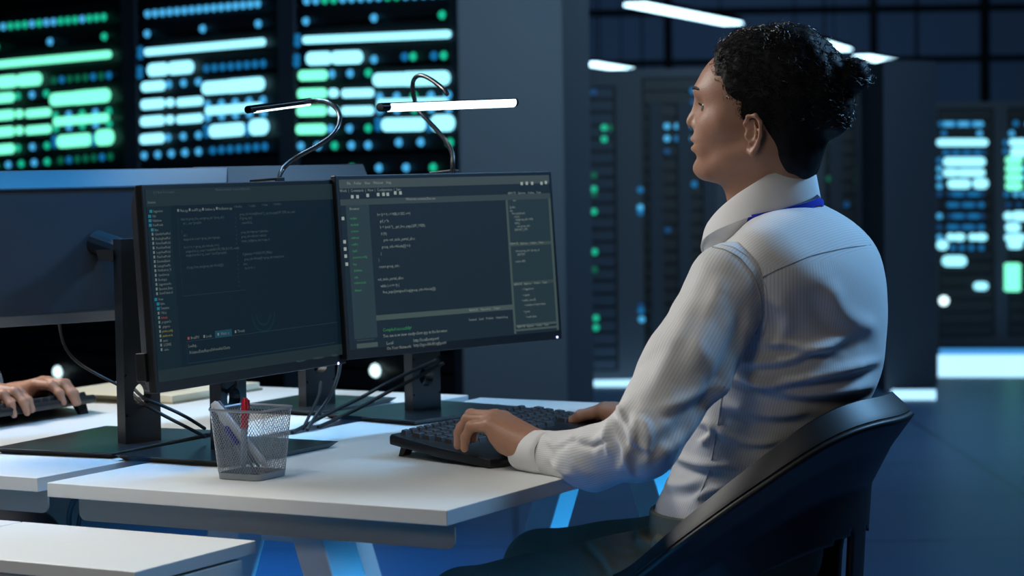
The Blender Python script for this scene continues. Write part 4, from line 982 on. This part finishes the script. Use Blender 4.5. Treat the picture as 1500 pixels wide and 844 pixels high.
    ang = np.arctan2(q_[:, 1], -(q_[:, 0]-np.interp(q_[:, 2], [.55, .92], [0, -.10]))); st = ang*.17
    yk = np.interp(np.abs(q_[:, 1]), [0, .2], [1.062, 1.045]); st = np.where((q_[:, 2] > yk), q_[:, 2]*.8+q_[:, 0]*.7, st)
    sh = mesh_obj('shirt', V, Q, shirt_m, root, st)
    bvh = None
    if detail:
        from mathutils.bvhtree import BVHTree
        bvh = (V, Q)
    sl = []
    for si_, (sgn, ap) in enumerate(zip((1, -1), arms)):
        ap = [np.array(a) for a in ap]; sh0 = ap[0]; el = ap[1]; md = ap[2:]
        rs = [.045]+[.038]*(0)
        pr = chain([bl(-.09, .155*sgn, 1.018), sh0], [.058, .064], .03)+chain([sh0, sh0*.5+el*.5, el], [.064, .062, .054], .02)
        fp = [el]+md; rr_ = list(np.linspace(.052, .033, len(fp))); rr_[1:-1] = [r_+.004 for r_ in rr_[1:-1]]
        pr += chain(fp, rr_, .015)
        ax_ = (fp[-1]-fp[-2])/np.linalg.norm(fp[-1]-fp[-2])
        wr = fp[-1]
        # open sleeve end: cut flat at the wrist
        def cutf(p, wr=wr, ax_=ax_): return -((p-wr)@ax_)
        pr.append(dict(f=cutf, c=wr+ax_*.05, r=.12, k=.003, op='s'))
        V, Q = nets(pr, .0034 if detail else .005); V = relax(V, Q, 2, .5)
        if foldsets and si_ == 0: V = folds(V, Q, foldsets[1])
        N_ = vnorm(V, Q)
        V = V+N_*(.0022*fnoise((V-O)@R.T, 55, 6+si_)+.0018*fnoise((V-O)@R.T, 110, 8))[:, None]
        # stripe coordinate: around the arm
        pts = [sh0, el]+md; bd = np.full(len(V), 1e9); st = np.zeros(len(V)); ref = np.array([0, 0, 1.0])
        u1 = (el-sh0)/np.linalg.norm(el-sh0)
        nrm = np.cross(u1, (md[-1]-el)/np.linalg.norm(md[-1]-el)); nrm /= np.linalg.norm(nrm)
        for a, b in zip(pts[:-1], pts[1:]):
            ba = b-a; Lb = np.linalg.norm(ba); h_ = np.clip((V-a)@ba/Lb**2, 0, 1); dv = V-a-h_[:, None]*ba; dd = np.linalg.norm(dv, axis=1)
            e1 = nrm-ba*(nrm@ba)/Lb**2; e1 /= np.linalg.norm(e1); e2 = np.cross(ba/Lb, e1)
            m = dd < bd; bd[m] = dd[m]; st[m] = (np.arctan2(dv@e2, dv@e1)*.055)[m]
        slv = mesh_obj('sleeve', V, Q, shirt_m, sh, st); sl.append((V, Q))
        # cuff: band round the wrist
        u_ = np.cross(ax_, Z); u_ /= np.linalg.norm(u_); w_ = np.cross(u_, ax_)
        RG = []; nn = 40
        for (t, r_) in ((-.004, .0335), (.0, .0368), (.006, .0378), (.030, .0362), (.054, .0350), (.0575, .0338), (.054, .0318), (.02, .032)):
            RG.append([wr+ax_*(t-.004)+(u_*math.cos(a_)*(r_*1.04+.001*math.sin(3*a_+t*40))+w_*math.sin(a_)*r_*.90) for a_ in [k*2*math.pi/nn for k in range(nn)]])
        MB().rings(RG, cap=False, closed=True).build('cuff', cuff_m, sh, smooth=True)
    if detail:
        from mathutils.bvhtree import BVHTree
        allV = [Vector(v) for v in bvh[0]]+[Vector(v) for v in sl[0][0]]; n0 = len(bvh[0])
        tree_ = BVHTree.FromPolygons(allV, [tuple(f) for f in bvh[1]]+[tuple(int(i)+n0 for i in f) for f in sl[0][1]])
        def seam(pts, nm='seam', r=.0011, mm=None):
            pts = np.array(pts, float); P3 = []
            for a, b in zip(pts[:-1], pts[1:]):
                for k in range(10):
                    c = a+(b-a)*k/10; hit = tree_.ray_cast(Vector((0, 0, HC)), Vector(ray(*c)).normalized())
                    if hit[0] is not None: P3.append(hit[0]+hit[1]*.0003)
            if len(P3) > 3:
                P3 = [sum(P3[max(i-2, 0):i+3], Vector())/len(P3[max(i-2, 0):i+3]) for i in range(len(P3))]
                MB().tube(P3, r, 6).build(nm, mm or mat('seam_thread', (168, 168, 170), .8), sh, smooth=True)
        seam([(1113, 408), (1145, 392), (1190, 374), (1240, 363), (1284, 358)], 'yoke_seam')
        seam([(1042, 362), (1062, 366), (1084, 378), (1102, 400), (1114, 432), (1115, 465), (1106, 495)], 'armhole_seam', .0014)
        seam([(1054, 358), (1074, 362), (1096, 376), (1112, 396), (1123, 425), (1125, 460), (1116, 500)], 'armhole_stitching', .0007, mat('seam_light', (205, 206, 208), .8))
        seam([(1062, 560), (1052, 620), (1040, 690), (1018, 742)], 'side_seam')
    # --- collar and neck strap
    if collar:
        def ring(t, a, b, z, xc=-.040): return bl(xc-a*math.cos(t), b*math.sin(t), z)
        ts = [math.radians(-166+332*k/64) for k in range(65)]; RG = []
        for t in ts:
            s_ = abs(t)/math.pi; tz = np.interp(s_, [0, .3, .5, .75, .93], [1.208, 1.184, 1.152, 1.108, 1.074]); bz = np.interp(s_, [0, .45, .75, .93], [1.148, 1.114, 1.080, 1.056])
            ou = np.interp(s_, [0, .6, .93], [.012, .014, .004])
            a, b = .083, .070
            RG.append([ring(t, a, b, tz), ring(t, a+.003, b+.003, tz+.0015), ring(t, a+.006, b+.006, tz-.002), ring(t, a+ou+.004, b+ou+.004, bz), ring(t, a+ou+.0005, b+ou+.0005, bz+.001), ring(t, a-.001, b-.001, bz-.02), ring(t, a-.003, b-.003, bz-.02)])
        MB().rings(RG).build('collar', CUFFM, sh, smooth=True)
        RG = []
        sp = [(-.10, -.055, .96), (-.035, -.060, 1.03), (.02, -.062, 1.075)]
        path = [bl(.030, .030, .98), bl(.020, .040, 1.03), bl(.010, .052, 1.065)]+[ring(math.radians(a), .102-np.interp(abs(a), [72, 90], [0, .024]), .091-np.interp(abs(a), [72, 90], [0, .024]), np.interp(abs(a), [0, 81, 130], [1.138, 1.112, 1.09])) for a in range(125, -126, -8)]+[bl(.010, -.052, 1.065), bl(.020, -.040, 1.03), bl(.030, -.030, .98)]
        for i, p_ in enumerate(path):
            tn = path[min(i+1, len(path)-1)]-path[max(i-1, 0)]; tn /= np.linalg.norm(tn); ctr = bl(-.046, 0, p_[2]-O[2]); o_ = p_-ctr; o_ -= tn*(o_@tn); o_ /= np.linalg.norm(o_); up_ = np.cross(tn, o_); 
            RG.append([p_+o_*.0012+up_*.0052, p_+o_*.0016, p_+o_*.0012-up_*.0052, p_-o_*.001-up_*.0052, p_-o_*.001+up_*.0052])
        MB().rings(RG).build('neck_strap', mat('blue_ribbon', (20, 48, 190), .6), root, smooth=True, label='blue ribbon worn round the neck under the collar')
    # --- trousers and shoes
    tr = [ell(bl(.0, 0, .585), (.128, .175, .115), R, .05)]
    for sgn, lg in zip((1, -1), legs):
        tr += chain([lg[0], lg[1]], [.088, .066], .03)+chain([lg[1], lg[2]], [.064, .050], .02)
        tr.append(dict(f=(lambda p, z0=.10: p[:, 2]-z0), c=np.array(lg[2]), r=.05, k=.004, op='s'))
    tr.append(dict(f=(lambda p: -(p[:, 2]-.652)), c=bl(0, 0, .70), r=.3, k=.004, op='s'))
    V, Q = nets(tr, .0045); V = relax(V, Q, 1, .5)
    if foldsets: V = folds(V, Q, foldsets[2])
    q_ = (V-O)@R.T; V = V+vnorm(V, Q)*(.003*fnoise(q_, 40, 11))[:, None]
    tro = mesh_obj('trousers', V, Q, trouser_m, root)
    RG = [[bl(.0+(.129+e)*math.cos(t), (.176+e)*math.sin(t), z) for t in [k*2*math.pi/48 for k in range(48)]] for (z, e) in ((.622, -.006), (.624, .003), (.655, .0005), (.657, -.006))]
    MB().rings(RG, cap=False).build('waistband', trouser_m, tro, smooth=True)
    for lg in legs:
        a = np.array(lg[2]); a = np.array([a[0], a[1], 0])
        RG = []
        for (x, w_, h_) in ((-.07, .012, .03), (-.06, .032, .075), (-.01, .038, .095), (.05, .036, .075), (.11, .045, .055), (.17, .042, .045), (.195, .018, .025)):
            RG.append([a+Fd*x+Ld*w_*c+Z*(.004+max(h_*s_, 0)) for c, s_ in [(math.cos(k*math.pi/8), math.sin(k*math.pi/8)) for k in range(9)]]+[a+Fd*x+Ld*w_*(-1+.5*k)+Z*.001 for k in range(0, 5)])
        MB().rings(RG).build('shoe', mat('shoe_leather', (22, 20, 20), .4), root, smooth=True)
    return root, bl
# ------------------------------------------------------------------ the man at the front desk
FD = np.array([-.8746, .4848, 0]); LD = np.array([-.4848, -.8746, 0]); ZZ = np.array([0, 0, 1.0])
OM = np.array([.353, 3.66, 0])
hf19 = np.array([-math.cos(math.radians(19)), math.sin(math.radians(19)), 0])
HP0 = P(1120, 190, 3.62)
lsh = OM+FD*-.070+LD*.176+ZZ*1.012
lel = P(938, 650, 3.33); lmid = P(870, 672, 3.38); lw = P(803, 664, 3.455)
lwr = P(788, 656, 3.48)
rsh = OM+FD*-.098-LD*.176+ZZ*1.022
rwr = P(985, 620, 3.88); rel_ = OM+FD*.05-LD*.27+ZZ*.80; rmid = rel_*.5+rwr*.5
hdL = FD*.93+LD*-.10+ZZ*.06; hdL /= np.linalg.norm(hdL)
lat = LD-hdL*(LD@hdL); lat /= np.linalg.norm(lat); upL = np.cross(hdL, lat); upL = upL if upL[2] > 0 else -upL
handL = hand_prims(lwr, hdL, lat, upL, tips=[(.05, .85, 1.45), (.05, .90, 1.45), (.08, 1.0, 1.5), (.12, 1.1, 1.55)], heel=True)
hdR = FD*.95+LD*.10+ZZ*.02; hdR /= np.linalg.norm(hdR); latR = -LD; latR = latR-hdR*(latR@hdR); latR /= np.linalg.norm(latR); upR = np.cross(latR, hdR); upR = upR if upR[2] > 0 else -upR
rhw = P(958, 619, 3.90)
handR = hand_prims(rhw, hdR, latR, upR, tips=[(.25, .55, .95), (.3, .6, 1.0), (.35, .7, 1.1), (.4, .8, 1.1)], thumb=[(.012, -.022, -.004), (.034, -.034, -.012), (.056, -.034, -.020), (.074, -.026, -.026)], arch=.55)
TFold = [([(1082, 531), (1145, 531), (1199, 508), (1253, 490)], 8, .009), ([(1069, 553), (1109, 562), (1190, 553), (1294, 526)], 8, .010), ([(1109, 499), (1172, 508), (1235, 513)], 7, .006),
         ([(1042, 618), (1066, 643), (1107, 651), (1148, 643)], 7, .007), ([(1021, 618), (1042, 622), (1044, 639), (1025, 651)], 6, .008), ([(1078, 545), (1148, 577), (1229, 573), (1290, 562)], 9, .009),
         ([(985, 663), (1001, 675), (1042, 683), (1086, 683)], 7, .008), ([(1017, 736), (1025, 724), (1086, 708)], 7, .007), ([(1180, 395), (1235, 450), (1285, 500)], 20, .0035), ([(1060, 590), (1120, 610), (1190, 600)], 9, .007),
         ([(1130, 430), (1160, 470), (1120, 520)], 12, .005), ([(960, 700), (990, 715), (1030, 705)], 8, .006), ([(1210, 410), (1230, 470), (1290, 480)], 14, .004)]
SFold = [([(862, 650), (880, 644), (893, 640)], 4, .004), ([(895, 606), (889, 640), (893, 668)], 4, .004), ([(905, 590), (915, 625), (935, 655), (950, 660)], 4.5, .005), ([(925, 700), (918, 670), (905, 640)], 4.5, .004), ([(803, 672), (820, 690), (838, 700)], 4, .003), ([(812, 655), (828, 648), (845, 636)], 4, .003), ([(1040, 372), (1000, 480), (945, 590)], 14, .0035), ([(925, 582), (900, 612), (876, 665)], 8, .005), ([(842, 640), (866, 644), (890, 630)], 6, .004), ([(932, 600), (928, 640), (908, 695)], 8, .005), ([(800, 640), (822, 662), (815, 692)], 7, .004),
         ([(1085, 540), (1020, 625), (955, 680)], 10, .006), ([(1108, 450), (1080, 540), (1040, 600)], 10, .006), ([(940, 605), (950, 640), (945, 690)], 8, .005),
         ([(826, 640), (838, 672), (868, 706)], 9, .004), ([(1060, 400), (1040, 470), (1010, 540)], 16, .004), ([(960, 600), (1000, 590), (1060, 560)], 9, .004)]
PFold = [([(860, 790), (885, 812), (900, 840)], 6, .007), ([(930, 770), (945, 800), (985, 790)], 7, .007), ([(950, 760), (970, 785), (960, 820)], 7, .006), ([(880, 790), (910, 800), (950, 790)], 7, .005)]
hipL, hipR = OM+LD*.088+ZZ*.565, OM-LD*.088+ZZ*.565
knL = OM+FD*.43+LD*.12+ZZ*.475; knR = OM+FD*.43-LD*.14+ZZ*.50
ftL = OM+FD*.36+LD*.13+ZZ*.09; ftR = OM+FD*.40-LD*.16+ZZ*.09
TRO = mat('olive_trousers', (112, 112, 92), .75, noise=.05, bump=.15, bscale=700)
man, blm = make_person('person', 'person in a white pinstriped shirt, black hair in a bun, seated typing', OM, FD, [(lsh, lel, lmid, lw), (rsh, rel_, rmid, rwr)], (HP0, hf19, .973), SHIRT, CUFFM, TRO,
                       foldsets=(TFold, SFold, PFold), hands=[handL, handR], legs=[(hipL, knL, ftL), (hipR, knR, ftR)])
# ------------------------------------------------------------------ the man's chair
ch = thing('office_chair', 'black plastic shell chair with a high curved rim, under the man', 'chair', M=mframe(OM, FD, LD))
SHELL = mat('black_shell_plastic', (13, 14, 17), .48, bump=.05, bscale=1200)
tk = [0, 26, 40, 57, 80, 107, 118]; zr = [.838, .838, .815, .768, .690, .590, .560]
def rimz(t): return float(np.mean([np.interp(abs(math.degrees(t)+k_), tk, zr) for k_ in range(-14, 15, 2)]))
NT, NS_ = 120, 48; ts = [math.radians(-118+236*k/NT) for k in range(NT+1)]
sv = np.linspace(0, 1, NS_+1)
def shp(t, s, extra=0):
    bk = max(math.cos(t), 0)**1.5
    f_ = np.interp(s, [0, .15, .4, .68, .86, 1], [.62, .70, .72, .74+.06*(1-bk), .865+.03*(1-bk), 1.0])
    zt = rimz(t)-.028; z = .455+(zt-.455)*s
    a, b = .270*f_+extra, .268*f_+extra
    return blm(-a*math.cos(t), b*math.sin(t), z)
V_, F_ = [], []
for t in ts:
    for s in sv: V_.append(shp(t, s))
for i in range(NT):
    for j in range(NS_):
        c = blm(0, 0, 0); z = (V_[i*(NS_+1)+j][2]+V_[i*(NS_+1)+j+1][2]+V_[(i+1)*(NS_+1)+j+1][2])/3; td = abs(math.degrees((ts[i]+ts[i+1])/2))
        top_ = np.interp(td, [3, 30, 60], [.635, .615, .585])
        if 8 < td < 58 and .505 < z < top_: continue
        a = i*(NS_+1)+j; F_.append((a, a+1, a+NS_+2, a+NS_+1))
so = MB().add(V_, F_).build('back_shell', SHELL, ch, smooth=True)
md_ = so.modifiers.new('s', 'SOLIDIFY'); md_.thickness = .010; md_.offset = 1 if False else -1
RG = []
for t in ts:
    zt = rimz(t); o1 = shp(t, 1); a, b = .270, .268
    pt = lambda e, z: blm(-(a+e)*math.cos(t), (b+e)*math.sin(t), z)
    RG.append([pt(-.034, zt), pt(-.026, zt+.001), pt(-.004, zt-.020), pt(.001, zt-.027), pt(-.002, zt-.032), pt(-.014, zt-.036), pt(-.034, zt-.012)])
MB().rings(RG).build('back_rim', SHELL, ch, smooth=True)
RG = []
for (z, e) in ((.430, .80), (.436, .95), (.455, 1.0), (.470, .985), (.476, .90), (.468, .5)):
    RG.append([blm(.03+.225*e*math.cos(t)*(1 if math.cos(t) > 0 else .92), .205*e*math.sin(t), z) for t in [k*2*math.pi/48 for k in range(48)]])
MB().rings(RG).build('seat', SHELL, ch, smooth=True)
MB().cyl(blm(0, 0, .09), blm(0, 0, .43), .028, .022).build('column', CHROME, ch, smooth=True)
for k in range(4):
    a = math.pi/4+k*math.pi/2; e = blm(.27*math.cos(a), .27*math.sin(a), .03)
    lg_ = MB().tube([blm(0, 0, .10), blm(.15*math.cos(a), .15*math.sin(a), .075), e], [.022, .016, .012], 12).build('base_leg', SHELL, ch, smooth=True)
    MB().cyl(e-ZZ*.03, e+ZZ*.0, .02, .016, 16).build('glide', BLACK, lg_)
# ------------------------------------------------------------------ the other person, mostly outside the picture
F2 = VX.copy(); L2 = np.array([-F2[1], F2[0], 0])
O2 = DW(-1.83, .66, 0)
def dwp(x, y, z): return DW(x, y, z)
wl2, wr2 = dwp(-1.388, .725, .774), dwp(-1.385, .575, .774)
hL = hand_prims(wl2, F2*.99+ZZ*.03, L2, ZZ, s=.98, tips=[(.02, .65, 1.1), (.05, .7, 1.1), (.05, .75, 1.15), (.12, .8, 1.2)], arch=.75)
hRr = hand_prims(wr2, F2*.99+ZZ*.03, -L2, ZZ, s=.98, tips=[(.1, .7, 1.1), (.1, .75, 1.2), (.12, .8, 1.2), (.15, .85, 1.2)], arch=.75)
s2l, s2r = O2+F2*-.02+L2*.176+ZZ*1.022, O2+F2*-.02-L2*.176+ZZ*1.022
e2l, e2r = O2+F2*.14+L2*.21+ZZ*.80, O2+F2*.14-L2*.21+ZZ*.80
bl2 = lambda x, y, z: O2+F2*x+L2*y+ZZ*z
make_person('person', 'person at the left edge, only two hands seen typing behind the far left monitor', O2, F2, [(s2l, e2l, (e2l+wl2)/2, wl2-F2*.07), (s2r, e2r, (e2r+wr2)/2, wr2-F2*.07)],
            (O2+F2*-.045+ZZ*1.25, F2, .973), mat('pale_shirt', (190, 194, 200), .8), CUFFM, mat('dark_trousers', (40, 44, 52), .8), bun=False, hR=.006, detail=False, hands=[hL, hRr],
            legs=[(bl2(0, .088, .565), bl2(.42, .12, .48), bl2(.38, .13, .09)), (bl2(0, -.088, .565), bl2(.42, -.12, .48), bl2(.38, -.13, .09))], collar=False)
